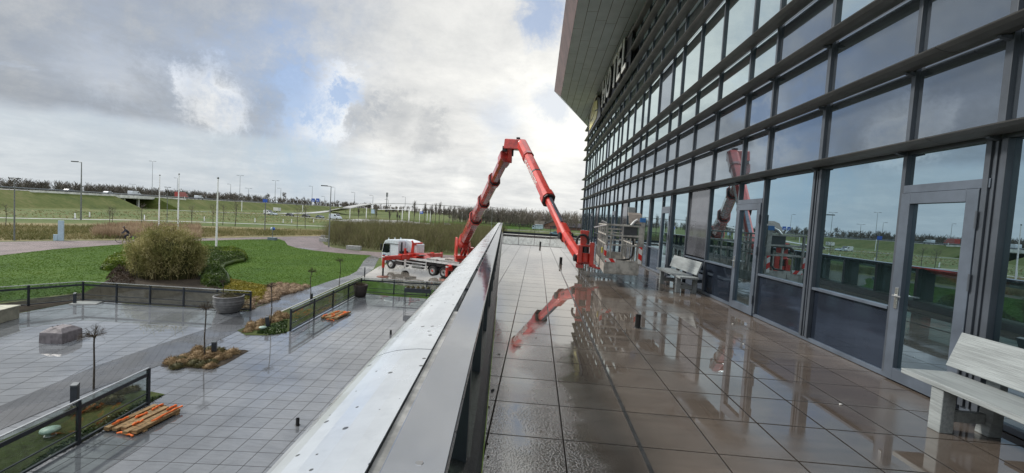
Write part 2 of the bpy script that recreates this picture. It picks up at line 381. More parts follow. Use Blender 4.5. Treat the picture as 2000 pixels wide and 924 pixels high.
M_anth = mat('anthracite_aluminium', (.070, .082, .100), .38, .2, var=.10, vscale=2, spec=.6)
M_anthl = mat('anthracite_door_frame', (.100, .122, .155), .36, .2, var=.10, vscale=2, spec=.6)
M_fin = mat('louvre_aluminium', (.165, .168, .172), .42, .25, var=.10, vscale=1.5, bump=.05)
M_glv = glassmat('vision_glass', (.012, .018, .022), (.82, .95, .96), .74, wob=.10)
M_glg = glassmat('ground_floor_glass', (.012, .020, .022), (.68, .86, .96), .60, wob=.10)
M_gls = glassmat('spandrel_glass', (.055, .064, .076), (.66, .74, .82), .33, rough=.02, wob=.14)
M_glp = glassmat('parapet_panel', (.018, .024, .036), (.46, .54, .66), .10, rough=.06, wob=.25)
M_glo = glassmat('opaque_grey_panel', (.085, .088, .100), (.6, .62, .66), .10, rough=.05, wob=.1)
M_soff = None

def soffit_mat():
    m = bpy.data.materials.new('soffit_panels'); m.use_nodes = True; t = m.node_tree; b = t.nodes['Principled BSDF']; b.inputs['Roughness'].default_value = .45
    g = N(t, 'ShaderNodeTexCoord').outputs['Object']; s = N(t, 'ShaderNodeSeparateXYZ'); L(t, g, s.inputs[0])
    u = math_(t, 'DIVIDE', math_(t, 'SUBTRACT', s.outputs[0], 1.32), .56); row = math_(t, 'FLOOR', u)
    wn = N(t, 'ShaderNodeTexWhiteNoise', noise_dimensions='1D'); L(t, row, wn.inputs[1])
    v = math_(t, 'ADD', math_(t, 'DIVIDE', s.outputs[1], 3.2), wn.outputs[0])
    def ed(w, k):
        f = math_(t, 'FRACT', w); return mapr(t, math_(t, 'MULTIPLY', math_(t, 'MINIMUM', f, math_(t, 'SUBTRACT', 1.0, f)), k), .02, .008)
    j = math_(t, 'MAXIMUM', ed(u, .56), math_(t, 'MULTIPLY', ed(v, 3.2), .7))
    c = mixc(t, mapr(t, noise(t, g, 1.2, 6, .6), .3, .7), (.50, .60, .67), (.60, .70, .78))
    wp = N(t, 'ShaderNodeTexWhiteNoise', noise_dimensions='2D'); cb = N(t, 'ShaderNodeCombineXYZ'); L(t, row, cb.inputs[0]); L(t, math_(t, 'FLOOR', v), cb.inputs[1]); L(t, cb.outputs[0], wp.inputs[0])
    c = mixc(t, math_(t, 'MULTIPLY', wp.outputs[0], .18), c, (.75, .80, .82))
    L(t, mixc(t, j, c, (.03, .03, .03)), b.inputs['Base Color'])
    return m
M_soff = soffit_mat()
M_brown = mat('brown_fascia', (.105, .062, .055), .5, var=.15, vscale=1.2, bump=.1)
M_roof = mat('roof_cladding', (.16, .165, .17), .5, var=.1, vscale=.8)

hotel = thing('hotel_building', 'long glass-fronted hotel wing with horizontal louvres and overhanging roof', 'building', (FX, 0, 0))
def hb(mb, name, m, bevel=0, parent=hotel):
    o = mb.build(name, m, parent, bevel); o.location = (-FX, 0, 0) if parent == hotel else (0, 0, 0); return o
YS = []
for k in range(-1, 4):
    for d in (0, 1.05, 2.65, 4.25, 5.30, 6.90, 8.45):
        y = 4.45+10.0*k+d
        if -4.5 < y < 42.0: YS.append(round(y, 3))
YE = 42.3
YS = [y for y in YS if y < YE-.6]+[YE]
doors = [4.45, 8.70, 14.45, 24.45, 34.45]
ZF = [2.88, 3.86, 4.83, 5.80, 7.75, 8.72, 9.69, 10.66, 11.63]       # louvre heights
ZR = [.0, 2.90, 3.86, 4.83, 5.80, 7.75, 8.72, 9.69, 10.66, 11.9]
def rooftop(y): return 11.45+(44.5-y)*.042
# body behind the glass (dark rooms), roof slab, flank
b = MB(); b.box(FX+.10, Y0, -.2, 30, YE, 11.9)
hb(b, 'wall', mat('dark_interior', (.02, .022, .025), .7))
b = MB(); b.box(FX+.02, YE+.002, -4.6, 29.9, YE+.16, 12.0); b.box(FX+.0, Y0, -4.6, 29.9, YE, -.36)
hb(b, 'end_wall', M_glp)
b = MB(); b.box(FX-.012, Y0, .004, FX+.09, YE, .07); hb(b, 'base_sill', M_anthl, .006)
b = MB(); b.box(FX-.02, Y0, 2.80, FX+.09, YE, 2.90); hb(b, 'transom_beam', M_anth, .004)
# panes: nearest hundred single, the rest as one
panes = []
for i in range(len(YS)-1):
    ya, yb = YS[i]+.02, YS[i+1]-.02
    isdoor = any(abs(YS[i]-d) < .02 for d in doors)
    lowp = any(abs((YS[i]-4.45) % 10-d) < .02 for d in (1.05, 2.65, 5.30))
    opq = abs((YS[i]-4.45) % 10-6.90) < .02
    if isdoor: panes.append((ya, yb, 2.42, 2.80, M_glg, 0))
    elif opq: panes.append((ya, yb, .07, .90, M_glp, 0)); panes.append((ya, yb, .94, 2.80, M_glo, 0))
    elif lowp: panes.append((ya, yb, .07, .86, M_glp, 0)); panes.append((ya, yb, .90, 2.80, M_glg, 0))
    else: panes.append((ya, yb, .07, 2.80, M_glg, 0))
    for r in range(1, len(ZR)-1):
        z0, z1 = ZR[r]+.008, ZR[r+1]-.008
        mm = M_gls if r in (1, 2) else M_glv
        if (i*7+r*3) % 9 == 4 and r > 2: mm = M_gls
        panes.append((ya, yb, z0, z1, mm, r))
def pkey(p):
    yc = (p[0]+p[1])/2; zc = (p[2]+p[3])/2
    if yc < 2.9: return 999-yc
    d = (FX**2+yc**2+(zc-CH)**2)**.5
    return d**3/((p[1]-p[0])*(p[3]-p[2])*FX)
panes.sort(key=pkey)
for ya, yb, z0, z1, mm, r in panes[:96]:
    w = MB(); w.box(FX+.022, ya, z0, FX+.05, yb, z1); hb(w, 'window', mm)
grp = {}
for ya, yb, z0, z1, mm, r in panes[96:]: grp.setdefault(mm.name, [mm, MB()])[1].box(FX+.022, ya, z0, FX+.05, yb, z1)
for k, (mm, w) in enumerate(grp.values()):
    o = hb(w, 'window_band', mm); tag(o, kind='stuff')
# mullions, one per grid line
for i, y in enumerate(YS):
    w = MB(); wd = .10 if abs((y-4.45) % 10-2.65) < .02 or abs((y-4.45) % 10) < .02 else .027
    if y == YE: wd = .06
    if wd > .09:
        w.box(FX-.045, y-wd, .07, FX+.09, y-.045, 2.80); w.box(FX-.045, y+.045, .07, FX+.09, y+wd, 2.80); w.box(FX-.02, y-.045, .07, FX+.09, y+.045, 2.80); w.box(FX-.04, y-.012, .07, FX-.02, y+.012, 2.80); w.box(FX-.03, y-.036, 2.80, FX+.09, y+.036, 12.0)
    else:
        w.box(FX-.03, y-wd, .07, FX+.09, y+wd, 12.0)
    hb(w, 'mullion', M_anth, .004)
# low rails
for i in range(len(YS)-1):
    if any(abs((YS[i]-4.45) % 10-d) < .02 for d in (1.05, 2.65, 5.30, 6.9)):
        w = MB(); w.box(FX-.03, YS[i]+.04, .86, FX+.085, YS[i+1]-.04, .90); hb(w, 'mid_rail', M_anthl, .003)
for z in ZF[1:]:
    w = MB(); w.box(FX+.021, Y0, z-.012, FX+.06, YE, z+.012); hb(w, 'cross_rail', M_anth)
# louvres: aerofoil section, one long part per height
def finprof(z):
    xo, xi = FX-.34, FX-.03
    return [(xo, z+.010), (xo+.01, z-.002), (xo+.07, z-.028), (xo+.17, z-.046), (xi-.04, z-.044), (xi, z-.03), (xi, z+.0), (xi-.08, z+.022), (xo+.12, z+.030)]
for z in ZF:
    w = MB()
    ya = Y0
    cuts = [Y0]+[4.9+4.2*k for k in range(0, 9)]+[YE+.05]
    for a, bb in zip(cuts[:-1], cuts[1:]):
        w.prism(finprof(z), a+.004, bb-.004, axis='y')
    hb(w, 'sunshade_louvre', M_fin)
for z in ZF[:3]:
    for y in YS:
        if 2.5 < y < 12:
            w = MB(); w.prism([(FX-.14, z-.058), (FX-.14, z-.07), (FX-.03, z-.10), (FX-.03, z-.05)], y-.02, y+.02, axis='y'); hb(w, 'louvre_bracket', M_anth)
# doors
M_steel = mat('brushed_steel', (.62, .62, .60), .25, .9, var=.06)
for d in doors:
    y0, y1 = d+.035, d+1.05-.035
    if d == 4.45: y0, y1 = d+.11, d+1.05-.03
    w = MB(); fx = FX-.052; wt = .125
    w.box(fx, y0, .02, FX+.05, y0+wt, 2.32); w.box(fx, y1-wt, .02, FX+.05, y1, 2.32)
    w.box(fx, y0+wt, .02, FX+.05, y1-wt, .02+.15); w.box(fx, y0+wt, 2.32-.13, FX+.05, y1-wt, 2.32)
    do = hb(w, 'door', M_anthl, .004)
    w = MB(); w.box(FX+.0, y0+wt, .17, FX+.02, y1-wt, 2.19); w.build('door_glass', M_glg, do)
    w = MB(); w.box(fx-.012, y1-.105, .90, fx, y1-.060, 1.16); w.tube([(fx-.05, y1-.082, 1.06), (fx-.055, y1-.20, 1.06)], .010, 8); w.tube([(fx, y1-.082, 1.06), (fx-.052, y1-.082, 1.06)], .010, 8)
    w.build('door_handle', M_steel, do, .003)
    for z in (.35, 1.35, 2.0):
        w = MB(); w.tube([(fx-.012, y0-.012, z-.09), (fx-.012, y0-.012, z+.09)], .012, 8); w.build('hinge', M_anth, do)
    w = MB(); w.box(FX-.035, d+.03, 2.325, FX+.085, d+1.05-.03, 2.42); hb(w, 'door_lintel', M_anthl, .003)
# roof: soffit, brown fascia, clipped far corner
def zr(y): return rooftop(y)
w = MB(); yn = -14.0
Cc = (1.317, 35.0, zr(35.0)); I1 = (FX+.3, 43.1, zr(43.1)); I2 = (FX+.3, 44.5, zr(44.5)); T_ = (.83, 38.6, zr(38.6)+1.63); TN = (.83, yn, zr(yn)+1.63); CN = (1.317, yn, zr(yn)); IN = (FX+.3, yn, zr(yn))
w.add([CN, Cc, I1, IN], [(0, 1, 2, 3)]); w.add([I1, I2, (30, 46, zr(46)), (30, 43.1, zr(43.1))], [(0, 1, 2, 3)])
hb(w, 'soffit', M_soff)
w = MB(); w.add([Cc, T_, I2, I1], [(0, 1, 2, 3)]); hb(w, 'soffit_end_facet', M_soff)
w = MB(); w.add([CN, TN, T_, Cc], [(0, 1, 2, 3)]); hb(w, 'fascia', M_brown)
w = MB(); B1 = Vector(T_)+Vector((.05, 0, .08)); BN = Vector(TN)+Vector((.05, 0, .08)); BI = Vector(I2)+Vector((0, .05, .12))
w.add([TN, T_, B1, BN], [(0, 1, 2, 3)]); w.add([T_, I2, BI, B1], [(0, 1, 2, 3)]); w.add([BN, B1, BI, (30, 46, 14.5), (30, yn, 17)], [(0, 1, 2, 3, 4)])
w.add([I2, BI, (30, 46, 14.5), (30, 46, zr(46))], [(0, 1, 2, 3)])
hb(w, 'roof', M_roof)

# ---- sign
M_white = mat('white_letter', (.72, .72, .70), .4, var=.05); M_blk = mat('black_letter_side', (.012, .012, .016), .4)
M_yel = mat('pale_yellow_panel', (.66, .60, .26), .45, var=.10, vscale=2)
sign = thing('hotel_sign', 'white letters reading HOTEL beside a yellow and black emblem under the roof overhang', 'sign', (4.15, 30, 9.9))
def sg(mb, name, m, pr=sign): 
    o = mb.build(name, m, pr)
    if pr == sign: o.location = (-4.15, -30, -9.9)
    return o
def strokes(lst, x, wd, th, closed=False):
    w = MB()
    for (ya, za, yb, zb) in lst: w.beam((x, ya, za), (x, yb, zb), wd, th, up=(1, 0, 0))
    return w
Lb, Lt = 9.93, 11.78
def arc(cy, cz, ry, rz, a0, a1, n=20):
    return [(cy+ry*math.cos(R(a0+(a1-a0)*k/n)), cz+rz*math.sin(R(a0+(a1-a0)*k/n))) for k in range(n+1)]
def pl(pts): return [(*pts[i], *pts[i+1]) for i in range(len(pts)-1)]
# read from left (far) to right (near): the text runs towards smaller y
letters = {
 'H': [(30.55, Lb, 30.55, Lt), (29.45, Lb, 29.45, Lt), (30.55, 10.87, 29.45, 10.87)],
 'O': pl(arc(27.95, (Lb+Lt)/2, .62, .84, 0, 360, 28)),
 'T': [(26.05, Lb, 26.05, Lt), (26.75, Lt-.10, 25.35, Lt-.10)],
 'E': [(24.95, Lb, 24.95, Lt), (24.95, Lt-.10, 24.05, Lt-.10), (24.95, 10.87, 24.2, 10.87), (24.95, Lb+.10, 24.05, Lb+.10)],
 'L': [(23.50, Lb, 23.50, Lt), (23.50, Lb+.10, 22.55, Lb+.10)]}
for ch, st in letters.items():
    w = MB()
    for k, (ya, za, yb, zb) in enumerate(st): w.beam((4.12-.002*k, ya, za), (4.12-.002*k, yb, zb), .25, .05, up=(1, 0, 0))
    lo = sg(w, 'letter', M_white)
    w = MB()
    for k, (ya, za, yb, zb) in enumerate(st): w.beam((4.215-.002*k, ya, za), (4.205-.002*k, yb, zb), .32, .11, up=(1, 0, 0))
    w.build('letter_side', M_blk, lo)
w = MB(); w.box(4.262, 22.1, 9.74, 4.30, 31.6, 11.95); sg(w, 'backing_panel', M_blk)
w = MB(); w.prism([(38.6, 9.95), (38.3, 11.2), (36.6, 11.85), (34.2, 11.75), (32.2, 11.0), (31.5, 9.75), (31.5, 9.55), (38.6, 9.55)], 4.17, 4.29, axis='x'); emb = sg(w, 'emblem', M_blk)
w = MB(); w.prism([(37.6, 10.55), (36.9, 11.5), (35.2, 11.62), (33.7, 11.3), (33.2, 10.5), (34.6, 10.75), (35.8, 10.45)], 4.13, 4.168, axis='x'); w.build('emblem_upper_panel', M_yel, emb)
w = MB(); w.prism([(37.6, 10.42), (35.8, 10.32), (34.5, 10.62), (33.1, 10.35), (33.6, 9.85), (37.7, 9.75)], 4.13, 4.168, axis='x'); w.build('emblem_lower_panel', M_yel, emb)
w = MB()
for (ya, za), (yb, zb) in zip(arc(34.6, 10.0, 3.0, 1.75, 0, 110)[:-1], arc(34.6, 10.0, 3.0, 1.75, 0, 110)[1:]): w.beam((4.10, ya, za), (4.10, yb, zb), .16, .05, up=(1, 0, 0))
w.build('emblem_outline', M_white, emb)

# ---- parapet: two caps, dark posts and panels, bitumen kerb
par = thing('terrace_parapet', 'long terrace parapet with a domed white cap beside a flat grey metal cap', 'parapet', (-.3, 0, 0))
def pb(mb, name, m, bevel=0):
    o = mb.build(name, m, par, bevel); o.location = (.3, 0, 0); return o
SL = -.0785
def px_(c, y): return c+SL*y
def extr(prof, ya, yb, mb):
    """profile (x offset, z) carried along the slanting line of the parapet"""
    n = len(prof); vs = [(x+SL*ya, ya, z) for x, z in prof]+[(x+SL*yb, yb, z) for x, z in prof]
    mb.add(vs, [tuple(range(n))[::-1], tuple(range(n, 2*n))]+[(i, (i+1) % n, n+(i+1) % n, n+i) for i in range(n)])
def drops(name, col, rough, metal, dens, spec=.6):
    m = bpy.data.materials.new(name); m.use_nodes = True; t = m.node_tree; b = t.nodes['Principled BSDF']
    b.inputs['Metallic'].default_value = metal; b.inputs['Specular IOR Level'].default_value = spec
    g = N(t, 'ShaderNodeTexCoord').outputs['Object']
    v = N(t, 'ShaderNodeTexVoronoi', voronoi_dimensions='2D'); v.inputs['Scale'].default_value = 11; v.inputs['Randomness'].default_value = 1; L(t, g, v.inputs['Vector'])
    sp = N(t, 'ShaderNodeSeparateColor'); L(t, v.outputs['Color'], sp.inputs[0])
    on = mapr(t, sp.outputs[0], 1-dens, 1-dens+.01)
    rad = math_(t, 'MULTIPLY', sp.outputs[1], .11)
    dk = math_(t, 'MULTIPLY', on, mapr(t, math_(t, 'SUBTRACT', v.outputs['Distance'], rad), .035, .0))
    n = noise(t, g, 2.4, 7, .65); st = noise(t, g, 14, 4, .6)
    c = mixc(t, mapr(t, n, .3, .7), tuple(x*.82 for x in col), col); c = mixc(t, mapr(t, st, .58, .72, 0, .18), c, tuple(x*.6 for x in col))
    L(t, mixc(t, math_(t, 'MULTIPLY', dk, .85), c, (.02, .018, .015)), b.inputs['Base Color'])
    L(t, mapr(t, noise(t, g, 3.1, 5, .6), .3, .7, rough*.6, rough*1.5), b.inputs['Roughness'])
    bn = N(t, 'ShaderNodeBump'); bn.inputs['Strength'].default_value = .25; bn.inputs['Distance'].default_value = .01
    L(t, math_(t, 'ADD', math_(t, 'MULTIPLY', noise(t, g, 3, 3), .6), math_(t, 'MULTIPLY', dk, .4)), bn.inputs['Height']); L(t, bn.outputs[0], b.inputs['Normal'])
    return m
M_capw = drops('white_cap_metal', (.66, .70, .74), .20, .45, .48)
M_capg = drops('grey_cap_metal', (.070, .090, .125), .07, .25, .05, 1.0); M_capg.node_tree.nodes['Principled BSDF'].inputs['IOR'].default_value = 2.9
M_strip = mat('gap_strip', (.30, .30, .29), .4, .4, var=.2, vscale=8)
cuts = [-5.8]+[2.02+3.02*k for k in range(-1, 14)]; cuts = [c for c in cuts if c < 41.6]+[41.75]; cuts = sorted(set([-5.8]+cuts[1:]))
for a, b_ in zip(cuts[:-1], cuts[1:]):
    w = MB(); prof = []
    for k in range(9):
        an = R(90*k/8); prof.append((-.322-.335*math.sin(an), 1.062-.135*(1-math.cos(an))))
    prof += [(-.655, .84), (-.64, .84), (-.322, .93)]
    extr(prof, a+.004, b_-.004, w); o = pb(w, 'domed_cap', M_capw)
cuts2 = [-5.8, 2.95]+[2.95+3.02*k for k in range(1, 13)]+[41.75]
for a, b_ in zip(cuts2[:-1], cuts2[1:]):
    w = MB(); extr([(-.282, 1.070), (-.115, 1.062), (-.115, 1.018), (-.282, 1.024)], a+.003, b_-.003, w); pb(w, 'flat_cap', M_capg, .003)
w = MB(); extr([(-.319, 1.050), (-.284, 1.050), (-.284, 1.0), (-.319, 1.0)], -5.8, 2.9, w); extr([(-.319, .99), (-.284, .99), (-.284, .96), (-.319, .96)], 2.9, 41.7, w); pb(w, 'gap_strip', M_strip)
w = MB(); extr([(-.62, .02), (-.62, -.35), (-.20, -.35), (-.20, .02)], -5.8, 41.7, w); pb(w, 'outer_wall', M_anth)
M_pglass = clearglass('green_glass', (.62, .72, .66), .06)
w = MB(); extr([(-.262, 1.01), (-.262, .10), (-.250, .10), (-.250, 1.01)], -5.8, 41.7, w); pb(w, 'glass_panel', M_pglass)
y = -5.0
while y < 41.5:
    w = MB(); extr([(-.60, .90), (-.60, .02), (-.150, .02), (-.150, 1.012), (-.38, 1.012), (-.45, .92)], y, y+.09, w); pb(w, 'post', M_anth, .003); y += 1.51
M_bit = mat('wet_bitumen', (.028, .028, .030), .32, 0, var=.3, vscale=30, bump=.9, bscale=90, spec=.9)
w = MB(); extr([(-.262, .0), (-.262, .20), (-.13, .17), (-.075, .13), (-.052, .0)], -5.8, 41.7, w); pb(w, 'kerb', M_bit)
# far railing
def balustrade(name, label, pts, gz, zb, h, mats, glass, post=.05, topw=.045, toph=.02, sp=1.6, bars=(), group=None, barh=.05, bottom=None, postfn=None):
    M_post, M_top = mats
    o0 = Vector(pts[0]); th = thing(name, label, 'railing', (o0.x, o0.y, gz), group=group)
    def rb(mb, n, m, bv=0):
        o = mb.build(n, m, th, bv); o.location = (-o0.x, -o0.y, -gz); return o
    pp = []
    for a, b in zip(pts[:-1], pts[1:]):
        a, b = Vector((a[0], a[1], gz)), Vector((b[0], b[1], gz)); Ln = (b-a).length; n = max(1, round(Ln/sp)); d = (b-a)/n
        for k in range(n+1): pp.append(a+d*k)
        dn = (b-a).normalized()
        w = MB(); w.beam(a+Vector((0, 0, h)), b+Vector((0, 0, h)), topw, toph); rb(w, 'handrail', M_top, .002)
        for z, bh in bars:
            w = MB(); w.beam(a+Vector((0, 0, z)), b+Vector((0, 0, z)), .035, bh); rb(w, 'cross_bar', M_post)
        if bottom:
            w = MB(); w.beam(a+Vector((0, 0, bottom[0])), b+Vector((0, 0, bottom[0])), .06, bottom[1]); rb(w, 'bottom_rail', M_post)
        for k in range(n):
            w = MB(); w.beam(a+d*k+dn*.04+Vector((0, 0, (zb+h-.03)/2)), a+d*(k+1)-dn*.04+Vector((0, 0, (zb+h-.03)/2)), .010, h-.03-zb); rb(w, 'glass_pane', glass)
    seen = []
    for p in pp:
        if any((p-q).length < .1 for q in seen): continue
        seen.append(p); w = MB(); w.box(p.x-post/2, p.y-post/2, gz, p.x+post/2, p.y+post/2, gz+h-.006); rb(w, 'post', M_post, .003)
    return th
M_clear = clearglass('clear_pane', (.93, .95, .94), .045)
M_tint = clearglass('tinted_pane', (.80, .84, .82), .05)
M_rail = mat('railing_anthracite', (.030, .036, .046), .4, .3, var=.1)
M_top = mat('steel_handrail', (.60, .62, .63), .25, .8, var=.05)
balustrade('terrace_end_railing', 'low glass railing with dark posts across the far end of the terrace', [(Pk(41.3)+.05, 41.3), (FX, 41.3)], 0, .25, 1.02, (M_rail, M_rail), M_clear, sp=1.55, topw=.06, toph=.05, bottom=(.14, .22))
# near pipe stubs
M_pipe = mat('black_pvc', (.010, .010, .011), .35, var=.2, bump=.1)
def stub(x, y, z, label, h=.22, r=.05):
    t = thing('vent_pipe', label, 'pipe', (x, y, z), group='black vent pipes in the paving')
    MB().tube([(0, 0, 0), (0, 0, h)], r, 20, cap=False).tube([(0, 0, h), (0, 0, 0)], r*.86, 20, cap=False).lathe([(r*.86, h), (r, h)], 20).build('pipe', M_pipe, t)
    MB().lathe([(r*1.0, .006), (r*1.5, .005), (r*1.5, .0)], 20).build('collar', M_pipe, t)
    MB().lathe([(0, h-.05), (r*.86, h-.05)], 20).build('grille', M_blk, t)
p = G(1245, 640, 0); stub(p.x, p.y, 0, 'short black vent pipe on the wet terrace, nearest to the windows and benches', .22, .045)
p = G(1095, 516, 0); stub(p.x, p.y, 0, 'black vent pipe in the middle of the terrace left of the lift arm', .27, .055)
p = G(1055, 481, 0); stub(p.x, p.y, 0, 'black vent pipe furthest along the terrace near the end railing', .28, .055)
# ================================================================== GROUND
def poly(name, pts, m, dz=0., kind='structure', tri=True):
    """flat sheet on the ground; pts are photo pixels or world (x, y)"""
    P_ = [(G(*p) if len(p) == 2 and not isinstance(p, Vector) else Vector(p)) for p in pts]
    me = bpy.data.meshes.new(name); me.from_pydata([(p.x, p.y, GZ+dz) for p in P_], [], [tuple(range(len(P_)))]); me.update()
    if me.polygons[0].normal.z < 0: me.flip_normals()
    bm = bmesh.new(); bm.from_mesh(me); bmesh.ops.triangulate(bm, faces=bm.faces); bm.to_mesh(me); bm.free()
    me.materials.append(m); o = bpy.data.objects.new(name, me); C.objects.link(o); return tag(o, kind=kind)
def smooth(pts, n=6):
    P_ = [Vector(p) for p in pts]; out = []
    for i in range(len(P_)-1):
        a = P_[max(i-1, 0)]; b = P_[i]; c = P_[i+1]; d = P_[min(i+2, len(P_)-1)]
        for k in range(n):
            t = k/n; out.append(.5*((2*b)+(-a+c)*t+(2*a-5*b+4*c-d)*t*t+(-a+3*b-3*c+d)*t**3))
    return out+[P_[-1]]
def ribbon(name, pts, wd, m, dz=0., kind='structure', th=0.0):
    P_ = smooth(pts); vs = []; n = len(P_)
    for i, p in enumerate(P_):
        d = (P_[min(i+1, n-1)]-P_[max(i-1, 0)]); d.z = 0; d.normalize(); s = Vector((d.y, -d.x, 0))*wd/2
        vs += [p+s+Vector((0, 0, dz)), p-s+Vector((0, 0, dz))]
    w = MB(); w.add(vs, [(2*i, 2*i+2, 2*i+3, 2*i+1) for i in range(n-1)])
    if th:
        w.add([v-Vector((0, 0, th)) for v in vs], [(2*i, 2*i+1, 2*i+3, 2*i+2) for i in range(n-1)])
        for s_ in (0, 1):
            q = [vs[2*i+s_] for i in range(n)]; w.add(q+[v-Vector((0, 0, th)) for v in q], [(i, i+1, n+i+1, n+i) for i in range(n-1)])
    o = w.build(name, m); tag(o, kind=kind); return o
M_field = groundmat('rough_grass', [(.036, .066, .014), (.055, .090, .018), (.11, .120, .045), (.19, .165, .085)], .05, .9)
M_lawn = groundmat('mown_lawn', [(.022, .055, .005), (.036, .080, .006), (.050, .102, .009), (.075, .110, .020)], .22, 3.4, bump=.6)
M_emb = groundmat('embankment_grass', [(.040, .060, .012), (.066, .090, .018), (.10, .112, .032), (.15, .14, .060)], .09, .8)
M_reed = groundmat('dry_verge', [(.10, .10, .045), (.17, .145, .075), (.28, .22, .125)], .10, 1.2)
M_soil = groundmat('dark_soil', [(.018, .014, .011), (.040, .031, .023), (.070, .055, .038)], .6, 6, bump=1.)
M_moss = groundmat('mossy_soil', [(.030, .024, .015), (.045, .058, .016), (.060, .085, .020), (.085, .070, .042)], .7, 7, bump=1.)
M_road = mat('pale_asphalt', (.20, .20, .20), .55, var=.12, vscale=.3, spec=.5)
M_conc = mat('concrete_path', (.34, .34, .33), .5, var=.12, vscale=.5)
M_brickroad = wettile('clinker_drive', .21, (0, 0), .3, (.125, .092, .090), (.20, .155, .150), sx=.5, joint=.006, ior=1.5, rmin=.22, rough_hi=.5, puddle=.62, pscale=.12)
M_pave = wettile('wet_plaza_slabs', .573, (-8.38, 9.77), R(4.3), (.105, .112, .124), (.185, .195, .21), joint=.014, ior=2.7, rmin=.008, rough_hi=.13, puddle=.42, pscale=.22)
M_pave2 = wettile('wet_left_slabs', 1.0, (-8.0, 10.0), R(20), (.13, .14, .15), (.20, .21, .225), sx=.5, joint=.016, ior=2.9, rmin=.008, rough_hi=.12, puddle=.40, pscale=.2)
M_path = wettile('wet_grey_clinker', .21, (0, 0), R(35), (.055, .058, .063), (.10, .104, .112), sx=.5, joint=.0035, ior=1.6, rmin=.06, rough_hi=.34, puddle=.50, pscale=.45)
M_pad = wettile('wet_concrete_pad', 3.0, (0, 0), R(4.3), (.15, .135, .115), (.30, .28, .25), joint=.006, ior=3.4, rmin=.012, rough_hi=.16, puddle=.36, pscale=.30)
w = MB(); w.add([(-2500, -600, GZ), (2500, -600, GZ), (2500, 4500, GZ), (-2500, 4500, GZ)], [(0, 1, 2, 3)]); tag(w.build('ground', M_field), kind='structure')
V2 = lambda x, y: Vector((x, y, GZ))
path_l = [(-40, 806), (0, 794), (183, 717), (300, 677), (409, 641), (469, 615), (500, 602), (560, 577), (607, 562), (650, 547.5), (680, 539), (697, 530), (704, 520), (710, 510), (718, 503), (726, 499)]
path_r = [(741, 504), (736, 512), (730, 525), (718, 534), (705, 541), (680, 550), (640, 568), (562, 603), (500, 629), (440, 659), (315, 713), (183, 762), (60, 814), (0, 841), (-60, 866)]
lawn = [(-60, 505), (0, 499), (100, 487.5), (200, 480), (260, 476), (380, 471), (470, 468), (545, 467), (556, 471), (562, 479), (578, 484), (610, 489), (660, 494.5), (726, 499)]
poly('lawn', lawn+path_l[::-1][1:12]+[(162, 570), (0, 590), (-80, 600)], M_lawn, .006)
poly('drive', [(-60, 474), (0, 472.5), (120, 470.5), (240, 469.5), (400, 465.5), (530, 463), (632, 461), (636, 466), (629, 472), (634, 478), (650, 483.5), (690, 489), (745, 493), (900, 499), (960, 505), (960, 512), (741, 504), (726, 499)]+lawn[::-1][1:], M_brickroad, .012)
poly('footpath', path_l+path_r, M_path, .016)
poly('left_plaza', [(-120, 650), (38, 612), (162, 588.5), (230, 592), (294, 596), (425, 604), (490, 608)]+path_l[::-1][10:]+[(-200, 860)], M_pave2, .011)
poly('plaza', [V2(-3.0, -8), V2(-3.0, 32.0), G(900, 590), G(830, 583.5), G(758, 578), G(705, 572), G(635, 609), G(562, 649)]+[(500, 629), (440, 659), (315, 713), (183, 762), (60, 814), (0, 841), (-60, 866)]+[V2(-16, -8)], M_pave, .008)
poly('concrete_pad', [(700, 545), (741, 520), (800, 508), (880, 503), (960, 500), V2(8, 52), V2(8, 33), (900, 574)], M_pad, .010)
poly('planting_strip', [(705, 572), (700, 547), (900, 574), (960, 600), (900, 590), (830, 583.5), (758, 578)], M_lawn, .014)
poly('planting_bed_left', [(165, 572), (215, 545), (240, 525), (400, 540), (410, 555), (470, 575), (495, 590), (490, 607), (425, 603.5), (294, 595.5), (230, 591.5), (162, 588)], M_soil, .018)
poly('planting_bed_left_side', [(-60, 606), (0, 594), (165, 572), (162, 588), (38, 611), (-120, 649)], M_soil, .018)
poly('grass_bed', [(488, 607), (500, 596), (530, 552), (608, 561), (560, 577), (500, 601)], M_soil, .020)
poly('bollard_bed', [(313, 716), (380, 682), (478, 684), (486, 686), (440, 712), (415, 722), (330, 718)], M_soil, .020)
poly('corner_bed', [(463, 646), (500, 632), (561, 605), (560, 650), (520, 656), (480, 655)], M_moss, .020)
poly('near_bed', [(322, 771), (285, 764), (246, 762), (180, 782), (60, 836), (-60, 890), (-120, 1040), (40, 926), (153, 868), (285, 792)], M_moss, .020)
poly('far_side_bed', [(563, 647), (561, 604), (640, 569), (700, 545), (705, 571), (635, 608)], M_moss, .020)
ribbon('kerb_edge', [G(*p)+Vector((0, 0, .02)) for p in path_r[4:9]], .08, M_conc, .0, th=.02)
# verge of reeds and rough grass
poly('verge', [(-80, 435), (300, 438), (640, 449), (640, 461), (530, 462.5), (240, 468), (0, 471), (-80, 472)], M_reed, .004)
# roads over the fields
ribbon('cycle_track', [G(-120, 421.5), G(0, 425.5), G(160, 428.5), G(300, 431), G(500, 437.5), G(660, 443), G(800, 448.5), G(900, 452)], 2.4, M_conc, .02)
ribbon('service_road', [G(330, 410), G(420, 414.5), G(523, 418.3), G(625, 427), G(700, 434), G(800, 438.5), G(900, 443), G(1000, 449), G(1140, 457)], 5.0, M_road, .02)
poly('junction', [(650, 430), (700, 428), (790, 431), (850, 438), (800, 441), (700, 437.5)], M_conc, .03)
poly('far_meadow', [(780, 430), (1200, 440), (1200, 452), (960, 446), (850, 438)], M_lawn, .006)
def water_mat():
    m = mat('ditch_water', (.03, .035, .03), .03, spec=1., ior=1.6); return m
